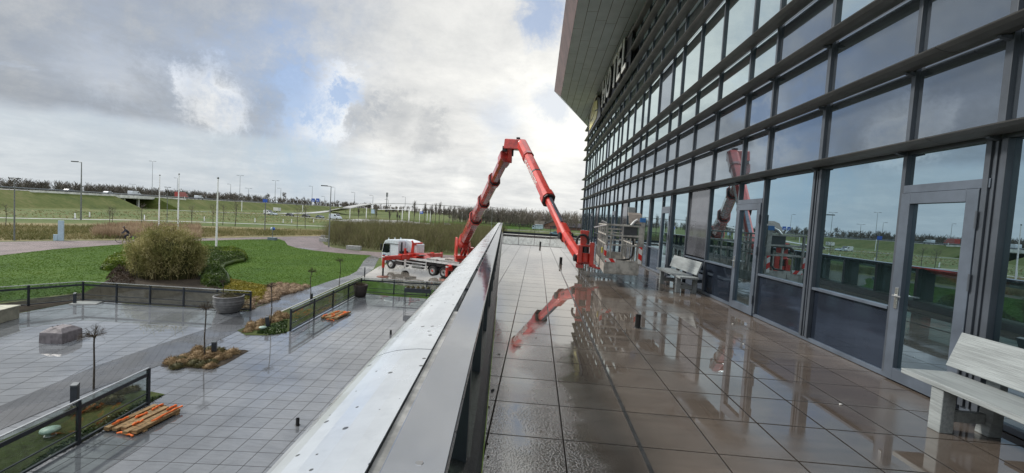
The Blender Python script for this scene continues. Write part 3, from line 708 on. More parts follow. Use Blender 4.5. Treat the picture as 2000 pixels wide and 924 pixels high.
# motorway embankment
A = [G(-160, 403), G(0, 408), G(150, 409.5), G(275, 410)]
def embank(name, foot, top_z, depth, crest, m, endslope0=0, endslope1=0):
    n = len(foot); prof = [(0, 0), (.12, .05), (.9, .9), (1, 1), (1+crest/depth, 1), (2+crest/depth, 0)]
    vs = []; P_ = smooth(foot, 5); n = len(P_)
    for i, p in enumerate(P_):
        d = (P_[min(i+1, n-1)]-P_[max(i-1, 0)]).normalized(); s = Vector((-d.y, d.x, 0))
        h = 1.0
        if i == n-1 and endslope1: h = 0
        if i == 0 and endslope0: h = 0
        for a, b in prof: vs.append(Vector((p.x, p.y, GZ))+s*a*depth+Vector((0, 0, b*h*(top_z-GZ))))
    w = MB(); k = len(prof)
    w.add(vs, [(i*k+j, i*k+j+1, (i+1)*k+j+1, (i+1)*k+j) for i in range(n-1) for j in range(k-1)])
    o = w.build(name, m); tag(o, kind='structure'); return o
ft = [Vector((-118.0, -60, GZ)), Vector((-130.0, 20, GZ)), Vector((-141, 80, GZ)), Vector((-150, 125, GZ)), Vector((-155.5, 148, GZ)), Vector((-159.0, 163, GZ))]
TZ = .55
embank('embankment', ft, TZ, 12, 26, M_emb, 0, 1)
ft2 = [Vector((-163, 184, GZ)), Vector((-168, 200, GZ)), Vector((-185, 260, GZ)), Vector((-215, 380, GZ)), Vector((-260, 600, GZ)), Vector((-330, 1000, GZ))]
embank('embankment_beyond', ft2, TZ, 12, 26, M_emb, 1, 0)
def off(pts, a, z): 
    o = []
    for i, p in enumerate(pts):
        d = (pts[min(i+1, len(pts)-1)]-pts[max(i-1, 0)]).normalized(); o.append(Vector((p.x-d.y*a, p.y+d.x*a, z)))
    return o
line = ft[:-1]+ft2[1:]
ribbon('motorway', off(line, 25, TZ+.03), 24, M_road)
M_galv = mat('galvanised_steel', (.42, .43, .44), .35, .7, var=.1)
def guard(name, label, a, z0, i0, i1):
    P_ = smooth(off(line, a, TZ), 8)[i0:i1]; th = thing(name, label, 'guard rail', P_[0])
    w = MB(); w.tube([p+Vector((0, 0, .75))-P_[0] for p in P_], .34, 4); w.build('rail', mat('barrier_grey', (.15, .165, .185), .5, .3), th)
    w = MB()
    for p in smooth(P_, 3)[::2]: w.cbox(p-P_[0]+Vector((0, 0, .35)), (.12, .12, .7))
    o = w.build('post', M_galv, th); tag(o, kind='stuff')
guard('guard_rail', 'grey steel guard rail along the near edge of the motorway', 13.2, 0, 0, 60)
# bridge over the gap
M_bconc = mat('bridge_concrete', (.70, .70, .68), .6, var=.12, vscale=.4)
br_ = thing('motorway_bridge', 'white concrete bridge deck carrying the motorway over a dark underpass', 'bridge', (-160, 172, GZ))
ba, bb = off([ft[-2], ft2[1]], 12, 0)
def brb(mb, n, m): o = mb.build(n, m, br_); o.location = (160, -172, -GZ); return o
dv = (bb-ba).normalized(); sv = Vector((-dv.y, dv.x, 0))
w = MB(); w.beam(ba+sv*13+Vector((0, 0, TZ-.55)), bb+sv*13+Vector((0, 0, TZ-.55)), 27, 1.05); brb(w, 'deck', M_bconc)
w = MB(); w.beam(ba-sv*.7+Vector((0, 0, TZ-.25))-dv*22, bb-sv*.7+Vector((0, 0, TZ-.25))+dv*8, .3, 1.15); brb(w, 'edge_beam', M_bconc)
w = MB(); w.beam(ba-sv*.6+Vector((0, 0, TZ+.9))-dv*6, bb-sv*.6+Vector((0, 0, TZ+.9))+dv*8, .08, .1); brb(w, 'handrail', M_galv)
for k in (.42, .58):
    p = ba.lerp(bb, k); w = MB()
    w.beam(p+sv*2+Vector((0, 0, GZ)), p+sv*2+Vector((0, 0, TZ-1.05)), .8, .8, up=(0, 1, 0)); brb(w, 'pier', M_bconc)
w = MB(); w.beam(ba.lerp(bb, .0)+sv*26+Vector((0, 0, GZ+2)), ba.lerp(bb, 1.)+sv*26+Vector((0, 0, GZ+2)), .5, 6); brb(w, 'shade_backing', mat('underpass_dark', (.03, .03, .03), .9))  # near-black sheet closing the open underpass; its shade is put into the colour
# slip road climbing to the right of the bridge
ribbon('slip_road', [G(545, 417), G(610, 416.5)+Vector((0, 0, .3)), G(645, 413.5)+Vector((0, 0, 1.0)), GY(672, 407, 300), GY(700, 401, 370), GY(735, 397.5, 480), GY(800, 398, 520), GY(900, 403, 540)], 6.5, M_conc, .05, th=.6)
w = MB()
RF = [Vector((-115, 215, GZ)), Vector((-120, 330, GZ)), Vector((-80, 520, GZ)), Vector((60, 600, GZ)), Vector((60, 700, GZ)), Vector((-170, 700, GZ)), Vector((-200, 330, GZ))]

# ================================================================== VEGETATION
M_bark = mat('bark', (.055, .045, .036), .85, var=.3, vscale=5)
M_barkfar = mat('grey_bark', (.075, .066, .056), .9, var=.3, vscale=2)
M_twig = leafmat('bare_twigs', [(.030, .024, .019), (.060, .049, .038), (.095, .080, .060)], .9, 0)
def strips(P0, P1, w0, w1=None):
    """thin flat strips between point arrays, random roll"""
    P0, P1 = np.asarray(P0, float), np.asarray(P1, float); n = len(P0)
    d = P1-P0; d /= np.linalg.norm(d, axis=1, keepdims=True)+1e-9
    r = rng.normal(size=(n, 3)); s = np.cross(d, r); s /= np.linalg.norm(s, axis=1, keepdims=True)+1e-9
    w0 = np.broadcast_to(w0, (n,))[:, None]; w1 = (w0*.35 if w1 is None else np.broadcast_to(w1, (n,))[:, None])
    V = np.stack([P0-s*w0/2, P0+s*w0/2, P1+s*w1/2, P1-s*w1/2], 1).reshape(-1, 3)
    return V, np.arange(4*n).reshape(-1, 4)
def grow(p, d, ln, r, lev, segs, tips, spread, n, up):
    q = p+d*ln; segs.append((p, q, r, r*.72))
    if lev == 0: tips.append((q, d)); return
    for k in range(n):
        t = rng.uniform(.35, 1.0) if k else 1.0
        v = rng.normal(size=3); v -= v.dot(d)*d; v /= np.linalg.norm(v)
        a = rng.uniform(.5, 1.0)*spread*(.35 if k == 0 else 1)
        nd = d*math.cos(a)+v*math.sin(a); nd = nd+np.array([0, 0, up]); nd /= np.linalg.norm(nd)
        grow(p+d*ln*t, nd, ln*rng.uniform(.62, .85), r*(.68 if k == 0 else .5), lev-1, segs, tips, spread, n, up)
def baretree(h, lev=4, n=3, spread=.75, up=.12, r=None, twn=5, twl=.12, tww=.02, trunk=.25, ttop=None):
    segs, tips = [], []; r = r or h*.018
    d = np.array([rng.normal()*.03, rng.normal()*.03, 1.]); d /= np.linalg.norm(d)
    base = np.zeros(3); top = d*h*trunk
    grow(top, d, h*.24, r*.8, lev, segs, tips, spread, n, up)
    w = MB(); w.tube([tuple(base), tuple(top*.5), tuple(top)], [r*1.15, r*.95, r*.8], 6)
    for a, b, r0, r1 in segs:
        if r0 > r*.12: w.tube([tuple(a), tuple(b)], [r0, r1], 4 if r0 < r*.5 else 5, cap=False)
    thin = [(a, b) for a, b, r0, _ in segs if r0 <= r*.30]
    P0 = [a for a, b in thin]; P1 = [b for a, b in thin]; W0 = [tww*1.5]*len(thin)
    for q, dd in tips:
        for k in range(twn):
            v = dd+rng.normal(size=3)*.55; v[2] += up; v /= np.linalg.norm(v); P0.append(q-dd*rng.uniform(0, .6)*h*.08); P1.append(P0[-1]+v*h*twl*rng.uniform(.5, 1.1)); W0.append(tww)
    return w, strips(P0, P1, np.array(W0))
def tree_thing(name, spec, label, cat, loc, group=None, mb=M_bark, mt=M_twig, **k):
    w, (V, F) = spec; t = thing(name, label, cat, loc, group=group); w.build('trunk', mb, t); raw('crown', V, F, mt, t, nside=4); return t
def tree_copy(src, loc, rz, sc, label=None, group=None):
    c = copy_tree(src); c.location = loc; c.rotation_euler = (0, 0, rz); c.scale = sc if isinstance(sc, tuple) else (sc, sc, sc)
    if label: c['label'] = label
    if group: c['group'] = group
    return c
# young ball-headed trees of the courtyard
M_twn = leafmat('young_twigs', [(.035, .026, .018), (.07, .052, .036), (.10, .078, .05)], .8, 0)
def balltree(h, rb):
    w = MB(); bend = rng.normal(size=2)*.03
    w.tube([(0, 0, 0), (bend[0], bend[1], h*.35), (bend[0]*1.8, -bend[1], h*.7), (0, 0, h-rb*1.1)], [.030, .026, .022, .024], 7)
    w.lathe([(0, h-rb*1.25), (.04, h-rb*1.15), (.05, h-rb*1.05), (.02, h-rb*.95), (0, h-rb*.9)], 8)
    P0, P1, W = [], [], []; c = np.array([0, 0, h-rb*1.05])
    for k in range(46):
        v = rng.normal(size=3); v[2] = abs(v[2])*.8-.12; v /= np.linalg.norm(v); l = rb*rng.uniform(.6, 1.15); q = c+v*l*.55
        P0.append(c); P1.append(q); W.append(.016)
        for j in range(3):
            u = v+rng.normal(size=3)*.35; u /= np.linalg.norm(u); e_ = q+u*l*.5; P0.append(q); P1.append(e_); W.append(.010)
            for m_ in range(2):
                x = u+rng.normal(size=3)*.6; x /= np.linalg.norm(x); s0 = q+(e_-q)*rng.uniform(.4, .9); P0.append(s0); P1.append(s0+x*l*.22); W.append(.006)
    return w, strips(P0, P1, np.array(W), np.array(W)*.6)
for (bx, by, ty, lab, rb) in ((183, 760, 634, 'young bare ball-headed tree behind the near railing, by the covered box', .36), (400, 697, 588, 'young bare ball-headed tree in the round tussock bed beside the dark bollard', .30),
                              (527, 640, 548, 'thin young tree in the corner bed beside the leaning bollard', .28), (607, 592, 522, 'thin young tree beside the path, left of the lift truck, in front of tussocks', .28), (662, 562, 502, 'young bare ball-headed tree on the path edge, closest to the truck', .30), (433, 608, 545, 'slender bare sapling growing in the round grey pot', .16)):
    p = G(bx, by); h = GY(bx, ty, p.y).z-GZ
    if bx == 433: p.z = GZ+.62; h -= .62
    tree_thing('young_tree', balltree(h, rb), lab, 'tree', p, 'young trees of the courtyard', mt=M_twn)
# tussocks
M_tus = leafmat('dry_tussock', [(.085, .054, .026), (.19, .125, .062), (.30, .215, .115), (.42, .31, .18)], .7, .15, 3)
M_tusg = leafmat('olive_tussock', [(.030, .032, .012), (.085, .075, .028), (.16, .125, .055)], .7, .15, 3)
def tussock(r, h, n=340):
    a = rng.uniform(0, 2*np.pi, n); el = np.arccos(rng.uniform(.02, 1, n)); 
    d = np.stack([np.sin(el)*np.cos(a), np.sin(el)*np.sin(a), np.cos(el)*h/r], 1)
    P0 = d*r*rng.uniform(.25, .7, n)[:, None]; P1 = d*r*(.88+.28*rng.random(n)**3)[:, None]+rng.normal(size=(n, 3))*.015; P1[:, 2] -= rng.uniform(0, .07, n); P1[:, 2] = np.maximum(P1[:, 2], .01)
    V, F = strips(P0, P1, .024, .005)
    # dense heart
    w = MB(); w.lathe([(r*.70, 0), (r*.68, h*.30), (r*.5, h*.52), (r*.25, h*.66), (0, h*.70)], 9)
    k = len(V); V = np.vstack([V, np.array(w.v)]); 
    F = np.vstack([F, np.array(w.f)+k]); return V, F
M_tust = leafmat('tan_tussock', [(.10, .065, .038), (.22, .155, .10), (.36, .265, .18), (.46, .36, .25)], .7, .15, 3)
tus = []
for i in range(6):
    V, F = tussock(.27+.02*i, .26+.03*(i % 2)); o = raw('grass_tussock', V, F, M_tus if i < 3 else M_tusg if i == 3 else M_tust, nside=4); tus.append(o)
used = [False]*6
def put_tus(x, y, s, label, group, kindi=None):
    i = kindi if kindi is not None else int(rng.integers(0, 3)); src = tus[i]
    if used[i]: o = src.copy(); C.objects.link(o)
    else: o = src; used[i] = True
    o.location = (x, y, GZ+.02); o.rotation_euler = (0, 0, rng.uniform(0, 6)); o.scale = (s, s, s*rng.uniform(.85, 1.15)); tag(o, label, 'grass tussock', group)
def inpoly(x, y, P_):
    r = False; j = len(P_)-1
    for i in range(len(P_)):
        if (P_[i].y > y) != (P_[j].y > y) and x < (P_[j].x-P_[i].x)*(y-P_[i].y)/(P_[j].y-P_[i].y)+P_[i].x: r = not r
        j = i
    return r
def scatter(pts, step, jit=.25, mx=999):
    P_ = [G(*p) for p in pts]; xs = [p.x for p in P_]; ys = [p.y for p in P_]; out = []
    y = min(ys); row = 0
    while y < max(ys):
        x = min(xs)+(row % 2)*step/2
        while x < max(xs):
            a, b = x+rng.uniform(-jit, jit)*step, y+rng.uniform(-jit, jit)*step
            if inpoly(a, b, P_): out.append((a, b))
            x += step
        y += step*.87; row += 1
    return out[:mx]
for x, y in scatter([(318, 717), (380, 686), (474, 686), (440, 704), (412, 721), (330, 719)], .43): put_tus(x, y, rng.uniform(.85, 1.1), 'brown grass tussock in the island bed round the dark bollard', 'tussocks round the bollard', None if rng.random() < .75 else 3)
for x, y in scatter([(466, 646), (500, 633), (561, 607), (561, 624), (520, 637), (486, 653)], .46): put_tus(x, y, rng.uniform(.85, 1.1), 'brown grass tussock in the corner bed beside the leaning bollard', 'tussocks of the corner bed')
for x, y in scatter([(489, 606), (505, 590), (532, 556), (608, 561), (560, 577), (500, 601)], .55, mx=190): put_tus(x, y, rng.uniform(.95, 1.2), 'pale brown grass tussock in the long bed between lawn and footpath', 'tussocks of the long bed', int(rng.integers(4, 6)))
for x, y in scatter([(440, 604), (470, 592), (500, 582), (505, 592), (489, 605)], .6, mx=25): put_tus(x, y, rng.uniform(.9, 1.2), 'tan grass tussock behind the glass railing right of the grey pot', 'tussocks behind the glass railing', int(rng.integers(4, 6)))
for px, py in ((238, 768), (258, 764), (222, 786), (200, 790), (180, 800), (150, 806)):
    p = G(px, py); put_tus(p.x, p.y, rng.uniform(.7, .95), 'small olive tussock in the mossy bed behind the near railing', 'tussocks of the near bed', 3)
# broadleaf masses: leaf quads on and inside a mound
def leaves(P, size, out=None, flat=.3):
    n = len(P); a = rng.normal(size=(n, 3)); a[:, 2] *= .5; a /= np.linalg.norm(a, axis=1, keepdims=True); b = rng.normal(size=(n, 3)); b = np.cross(a, b); b /= np.linalg.norm(b, axis=1, keepdims=True)
    s = (size*rng.uniform(.6, 1.3, n))[:, None] if np.isscalar(size) else size[:, None]
    V = np.stack([P-a*s, P-b*s*.45, P+a*s, P+b*s*.45], 1).reshape(-1, 3); return V, np.arange(4*n).reshape(-1, 4)
M_hedge = leafmat('hedge_leaves', [(.020, .038, .008), (.045, .080, .012), (.085, .13, .018)], .5, .2, .8)
M_hedgey = leafmat('lime_hedge_leaves', [(.045, .085, .010), (.11, .16, .016), (.20, .24, .03)], .5, .25, .8)
M_bam = leafmat('bamboo_leaves', [(.11, .12, .035), (.23, .22, .075), (.38, .34, .15), (.54, .48, .27)], .6, .3, .7)
M_cane = mat('cane', (.13, .105, .045), .7, var=.3)
M_yell = leafmat('golden_cover', [(.07, .075, .010), (.17, .15, .016), (.28, .23, .03)], .6, .2, 1.2)
M_iv = leafmat('ivy_leaves', [(.012, .028, .006), (.030, .060, .012), (.055, .095, .022)], .4, .1, 2)
def mound(name, pts, h, n, size, m, kind=None, label=None, cat=None, core=True, rag=.12, edge=.35):
    P_ = [G(*p) for p in pts]; c = sum(P_, Vector())/len(P_); xs = [p.x for p in P_]; ys = [p.y for p in P_]; pts3 = []
    def dist(x, y):
        best = 1e9
        for i in range(len(P_)):
            a, b = P_[i], P_[(i+1) % len(P_)]; ab = Vector((b.x-a.x, b.y-a.y)); t = max(0, min(1, ((x-a.x)*ab.x+(y-a.y)*ab.y)/max(ab.length_squared, 1e-9))); best = min(best, math.hypot(x-a.x-ab.x*t, y-a.y-ab.y*t))
        return best
    while len(pts3) < n:
        x, y = rng.uniform(min(xs), max(xs)), rng.uniform(min(ys), max(ys))
        if not inpoly(x, y, P_): continue
        d = min(1, dist(x, y)/edge)**.5; top = h*d*(1+rag*math.sin(x*2.3)*math.cos(y*1.9))
        z = top*(1-rng.random()**2.2*.5 if d > .9 else rng.uniform(.1, 1)); pts3.append((x-c.x, y-c.y, max(.02, z+rng.normal()*rag*.3)))
    V, F = leaves(np.array(pts3), size)
    if core:
        w = MB(); w.prism([(c.x+(p.x-c.x)*.90-c.x, c.y+(p.y-c.y)*.90-c.y) for p in P_], .0, h*.50); 
        bm = bmesh.new(); me = bpy.data.meshes.new('t'); me.from_pydata(w.v, [], w.f); bm.from_mesh(me); bmesh.ops.triangulate(bm, faces=bm.faces)
        k = len(V); V = np.vstack([V, np.array([v.co[:] for v in bm.verts])]); tr = np.array([[v.index for v in f.verts]+[f.verts[2].index] for f in bm.faces])
        T3 = np.vstack([F.reshape(-1, 4)[:, [0, 1, 2]], F.reshape(-1, 4)[:, [0, 2, 3]], tr[:, :3]+k]); bm.free()
        o = raw(name, V, T3, m, loc=(c.x, c.y, GZ+.01), nside=3)
    else: o = raw(name, V, F, m, loc=(c.x, c.y, GZ+.01), nside=4)
    return tag(o, label, cat, kind=kind)
mound('low_hedge', [(392, 556), (395, 500), (425, 497), (455, 498), (480, 504), (481, 511), (462, 514), (440, 521), (434, 530), (446, 545), (450, 558), (432, 565), (410, 562)], .75, 20000, .075, M_hedge, label='low dark green hedge right of the tall feathery shrub', cat='hedge')
mound('low_hedge', [(395, 500), (398, 495.5), (425, 494), (460, 496), (484, 503), (482, 509), (455, 506), (425, 504)], .85, 9000, .075, M_hedgey, core=False, label='lime green rim of clipped hedge at the flagpole foot', cat='hedge')
mound('low_hedge', [(195, 527), (205, 515), (232, 506), (262, 505), (262, 528), (235, 530), (210, 530)], .8, 9000, .075, M_hedgey, label='lime green clipped hedge left of the tall feathery shrub', cat='hedge')
mound('golden_ground_cover', [(432, 570), (445, 545), (470, 550), (500, 557), (540, 562), (530, 578), (508, 590), (480, 590), (450, 582)], .22, 11000, .065, M_yell, kind='stuff', core=False, edge=.6)
mound('ivy_ground_cover', [(500, 652), (520, 640), (561, 626), (560, 650), (530, 655)], .10, 2600, .05, M_iv, kind='stuff', core=False)
mound('moss_ground_cover', [(320, 772), (290, 780), (200, 822), (100, 880), (40, 925), (153, 868), (285, 792)], .06, 2600, .035, M_iv, kind='stuff', core=False)
mound('brown_ground_cover', [(205, 548), (222, 528), (262, 530), (262, 556), (225, 560)], .5, 2200, .06, leafmat('dead_leaves', [(.02, .013, .008), (.05, .032, .02), (.08, .055, .035)], .8, .1), kind='stuff', core=False)
# the tall feathery shrub
def bigshrub():
    c = G(316, 549); c.y += 1.6; c.x -= 1.15
    th = thing('feathery_shrub', 'large feathery yellow green bamboo-like shrub between lawn and left plaza', 'shrub', c)
    rx, ry, H = 2.85, 2.2, 4.15
    P0, P1 = [], []
    for k in range(420):
        a = rng.uniform(0, 2*math.pi); q = math.sqrt(rng.random()); x, y = rx*.8*q*math.cos(a), ry*.8*q*math.sin(a); h = H*(1-.42*q**2.2)*rng.uniform(.74, 1.0)*(1+.09*math.sin(a*3+x))*(1.12 if k % 9 == 0 else 1); P0.append((x, y, 0)); P1.append((x*1.18+rng.normal()*.15, y*1.18+rng.normal()*.15, h))
    V, F = strips(P0, P1, .035, .012); raw('stem', V, F, M_cane, th, nside=4)['kind'] = 'stuff'
    n = 34000; i = rng.integers(0, 420, n); t = rng.uniform(.12, 1.03, n)**.8
    P0, P1 = np.array(P0), np.array(P1); Q = P0[i]+(P1[i]-P0[i])*t[:, None]+rng.normal(size=(n, 3))*[.16, .16, .12]; Q[:, 2] = np.maximum(Q[:, 2], .05)
    dr = rng.normal(size=(n, 3))*.5+[0, 0, .55]; dr /= np.linalg.norm(dr, axis=1, keepdims=True)
    V, F = strips(Q, Q+dr*rng.uniform(.12, .34, n)[:, None], .036, .008); raw('foliage', V, F, M_bam, th, nside=4)
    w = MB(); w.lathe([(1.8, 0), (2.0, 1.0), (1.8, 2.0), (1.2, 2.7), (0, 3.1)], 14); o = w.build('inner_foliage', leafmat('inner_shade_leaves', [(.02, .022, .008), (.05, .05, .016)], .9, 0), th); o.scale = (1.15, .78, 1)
bigshrub()
# reeds and rough verge tufts
def blades(name, pts, n, h0, h1, wd, m, kind='stuff', lean=.25):
    P_ = [G(*p) for p in pts]; xs = [p.x for p in P_]; ys = [p.y for p in P_]; Q = []
    while len(Q) < n:
        x, y = rng.uniform(min(xs), max(xs)), rng.uniform(min(ys), max(ys))
        if inpoly(x, y, P_): Q.append((x, y, 0))
    Q = np.array(Q); h = rng.uniform(h0, h1, n)*(1+.25*np.sin(Q[:, 0]*.35)*np.cos(Q[:, 1]*.3)); T = Q+np.stack([rng.normal(size=n)*lean, rng.normal(size=n)*lean, h], 1)
    V, F = strips(Q, T, wd, wd*.3); c = Q.mean(0); V -= c*[1, 1, 0]; return tag(raw(name, V, F, m, loc=(c[0], c[1], GZ), nside=4), kind=kind)
M_rd = leafmat('reed_stems', [(.22, .155, .10), (.38, .285, .19), (.52, .42, .30)], .8, .2, .15)
M_rg = leafmat('rough_grass_blades', [(.09, .10, .030), (.20, .185, .080), (.38, .32, .18)], .8, .2, .12)
blades('reeds', [(180, 465), (185, 452), (260, 444), (390, 446), (392, 466), (300, 468)], 9000, .7, 1.35, .08, M_rd)
blades('rough_grass', [(-60, 470), (-60, 441), (180, 443), (390, 447), (640, 452), (640, 459), (500, 461), (240, 467)], 17000, .2, .6, .10, M_rg)
M_lb = leafmat('lawn_blades', [(.050, .105, .010), (.070, .130, .014), (.105, .160, .026)], .9, .45, .35)
blades('lawn_grass', lawn+path_l[::-1][1:8]+[(530, 551), (500, 556), (470, 547), (440, 540), (240, 524), (165, 571), (0, 590), (-80, 600)], 60000, .015, .05, .05, M_lb, lean=.05)
M_rg2 = leafmat('pale_tuft_blades', [(.10, .10, .035), (.24, .21, .10), (.40, .34, .20)], .8, .2, .06)
blades('field_tufts', [(-60, 425), (-60, 410), (500, 414), (640, 424), (640, 437), (300, 429)], 2600, .10, .35, .25, M_rg2, lean=.3)
# willow thicket behind the truck
def thicket(name, pts, n, h0, h1, m, per=9, wd=.045):
    P_ = [G(*p) for p in pts]; xs = [p.x for p in P_]; ys = [p.y for p in P_]; Q = []
    while len(Q) < n:
        x, y = rng.uniform(min(xs), max(xs)), rng.uniform(min(ys), max(ys))
        if inpoly(x, y, P_) and rng.random() < min(1, 60/max(y-20, 1)): Q.append((x, y, 0))
    Q = np.array(Q); i = np.repeat(np.arange(n), per); m_ = n*per
    H = rng.uniform(h0, h1, n)*(1+.22*np.sin(Q[:, 0]*.5)*np.cos(Q[:, 1]*.31))*(1+.35*(rng.random(n) > .93)); b = Q[i]+np.stack([rng.normal(size=m_)*.3, rng.normal(size=m_)*.3, np.zeros(m_)], 1)
    d = np.stack([rng.normal(size=m_)*.85, rng.normal(size=m_)*.85, H[i]*rng.uniform(.6, 1, m_)], 1); V1, F1 = strips(b, b+d, wd, wd*.25)
    j = rng.integers(0, m_, m_*2); t = rng.uniform(.3, .95, m_*2); s0 = b[j]+d[j]*t[:, None]; e0 = s0+np.stack([rng.normal(size=m_*2)*.3, rng.normal(size=m_*2)*.3, rng.uniform(.2, .9, m_*2)], 1)
    V2_, F2 = strips(s0, e0, wd*.6, wd*.2); V = np.vstack([V1, V2_]); F = np.vstack([F1, F2+len(V1)]); c = Q.mean(0)
    return tag(raw(name, V-[c[0], c[1], 0], F, m, loc=(c[0], c[1], GZ), nside=4), kind='stuff')
M_will = leafmat('willow_twigs', [(.060, .048, .034), (.11, .092, .052), (.135, .145, .050), (.22, .18, .11)], .8, .1, .28)
thicket('willow_thicket', [(634, 470), (650, 480), (700, 487), (745, 490), (850, 494), (940, 497), (985, 480), (985, 452), (900, 447), (760, 444), (650, 444)], 3000, 1.9, 3.7, M_will)
poly('thicket_floor', [(632, 476), (652, 483), (700, 489), (745, 492), (960, 499), (1000, 480), (1000, 452), (850, 447), (760, 444), (640, 445)], groundmat('thicket_soil', [(.035, .042, .014), (.065, .075, .024), (.10, .088, .045)], .3, 3), .008)
M_wood = leafmat('wood_twigs', [(.095, .085, .074), (.14, .125, .108), (.20, .175, .15)], .95, 0, .02)  # far twigs lightened: distance haze is put into the colour
def wood(name, spots, h0, h1, m=M_wood, wd=.30, per=46):
    P0, P1, W_ = [], [], []
    for x, y in spots:
        h = rng.uniform(h0, h1); cr2 = h*rng.uniform(.16, .28); P0.append((x, y, 0)); P1.append((x, y, h*.8)); W_.append(wd*1.4)
        for k in range(per):
            z = h*rng.uniform(.12, .85); a = rng.uniform(0, 6.28); o_ = cr2*rng.uniform(.0, .5); s0 = (x+o_*math.cos(a), y+o_*math.sin(a), z)
            P0.append(s0); P1.append((x+cr2*rng.uniform(.4, 1)*math.cos(a), y+cr2*math.sin(a), min(h*1.05, z+h*rng.uniform(.10, .30)))); W_.append(wd*rng.uniform(.4, 1))
    V, F = strips(P0, P1, np.array(W_)); c = V.mean(0)*[1, 1, 0]
    return tag(raw(name, V-c, F, m, loc=(c[0], c[1], GZ), nside=4), kind='stuff')
def between(a, b, n, dep, jit=2.):
    a, b = Vector(a), Vector(b); out = []
    for k in range(n):
        p = a.lerp(b, (k+rng.random())/n); out.append((p.x+rng.normal()*jit, p.y+rng.uniform(0, dep)))
    return out
wood('distant_wood', between((-60, 290, 0), (-10, 262, 0), 190, 40)+between((-10, 262, 0), (26, 262, 0), 130, 40)+between((26, 300, 0), (60, 300, 0), 60, 40), 8.5, 12.5)
wood('roadside_wood', between((-470, 150, 0), (-260, 330, 0), 520, 70, 6), 8.5, 12.5, wd=.5)
wood('horizon_wood', between((-620, 520, 0), (-260, 780, 0), 330, 120, 10)+between((-260, 900, 0), (-60, 900, 0), 200, 80, 10), 10, 16, wd=.9, per=34)
# separate bare trees along the horizon and round the junction
M_tw2 = leafmat('bare_twigs_far', [(.08, .070, .06), (.12, .105, .09), (.17, .145, .125)], .9, 0)  # lightened like the far wood, with the haze in the colour
src = [tree_thing('bare_tree', baretree(10, 4, 3, .85, .06, twn=6, twl=.10, tww=.10), 'leafless round-headed tree', 'tree', (0, 0, GZ), mb=M_barkfar, mt=M_tw2) for _ in range(3)]
pop = [tree_thing('bare_poplar', baretree(12, 4, 3, .30, .55, twn=3, twl=.14, tww=.045, trunk=.12), 'slender leafless poplar', 'tree', (0, 0, GZ), mb=M_barkfar, mt=M_tw2) for _ in range(2)]
def place(srcs, used_, i, loc, rz, s, label, group=None):
    k = i % len(srcs)
    if k in used_: return tree_copy(srcs[k], loc, rz, s, label, group)
    used_.add(k); o = srcs[k]; o.location = loc; o.rotation_euler = (0, 0, rz); o.scale = (s, s, s) if not isinstance(s, tuple) else s; o['label'] = label
    if group: o['group'] = group
    return o
def spot(px, ybase_px, ytop_px, Y, h0):
    p = GY(px, ybase_px, Y); t = GY(px, ytop_px, Y); p.z = max(GZ, p.z) if p.z > GZ else GZ; return p, (t.z-p.z)/h0
u1, u2 = set(), set()
for i, (px, yt, Y, lab) in enumerate(((20, 349, 240, 'bare tree rising over the motorway at the far left, beside a lamp'), (200, 361, 320, 'round bare tree on the horizon left of the bridge'), (230, 363, 330, 'round bare tree on the horizon just left of the bridge deck'),
        (305, 371, 420, 'small bare tree beyond the bridge, between two flagpoles'), (448, 379, 480, 'bare tree on the horizon right of the third flagpole'), (468, 379, 480, 'bare tree on the horizon beside a tall lighting mast'), (485, 381, 500, 'small bare tree on the horizon left of the blue post sign'),
        (523, 383, 430, 'broad bare tree on the horizon above the white vans'), (552, 383, 430, 'narrow bare tree on the horizon left of the twin crowns'), (580, 382, 380, 'left one of the two big round bare trees on the horizon'), (594, 382, 380, 'right one of the two big round bare trees on the horizon'),
        (661, 390, 430, 'small round bare tree right of the blue gantry signs'), (676, 391, 450, 'second small round bare tree right of the blue gantry signs'), (692, 391, 450, 'bare tree above the slip road, left of the dark small crown'), (711, 394, 450, 'small bare tree on the horizon above the slip road end'), (722, 394, 450, 'small bare tree left of the antenna mast'))):
    p, s = spot(px, 398, yt, Y, 10.5); place(src, u1, i, (p.x, p.y, max(p.z, GZ) if p.z < .5 else GZ), rng.uniform(0, 6), ((GY(px, yt, Y).z-GZ)/10.5), lab)
for i, (px, yb, yt, lab) in enumerate(((808, 440, 386, 'tallest bushy poplar behind the thicket, left end of the row'), (828, 440, 390, 'second poplar in the row behind the thicket, with a forked top'), (841, 440, 393, ''), (850, 440, 391, ''), (857, 440, 388, ''), (866, 440, 396, ''), (876, 440, 396, ''), (884, 440, 396, ''), (733, 440, 398, 'thin poplar left of the hanging traffic lights'), (699, 440, 400, 'thin poplar in the rough grass behind the slip road'), (760, 446, 404, 'thin bare tree between the two traffic lights'), (776, 446, 408, 'thin bare tree right of the traffic lights'))):
    p = G(px, yb); h = GY(px, yt, p.y).z-GZ; s = h/12.5
    place(pop, u2, i, (p.x, p.y, GZ), rng.uniform(0, 6), (s*1.0, s*1.0, s), lab or ORDN[i]+' from the left of the bare poplars in the row behind the thicket')
def sapling(h):
    w = MB(); w.tube([(0, 0, 0), (.03*h, 0, h*.5), (0, 0, h*.95)], [.09, .06, .02], 5); P0, P1 = [], []
    for k in range(34):
        z = h*rng.uniform(.35, .9); a = rng.uniform(0, 6.28); l = h*(1-z/h*.75)*.38; q = (l*math.cos(a), l*math.sin(a), z+l*1.1); P0.append((0, 0, z)); P1.append(q)
        for j in range(3):
            f = rng.uniform(.3, .9); s0 = np.array((0, 0, z))*(1-f)+np.array(q)*f; P0.append(s0); P1.append(s0+np.array([rng.normal()*.25, rng.normal()*.25, rng.uniform(.1, .6)])*h*.13)
    return w, strips(P0, P1, np.full(len(P0), .035))
sap0 = None
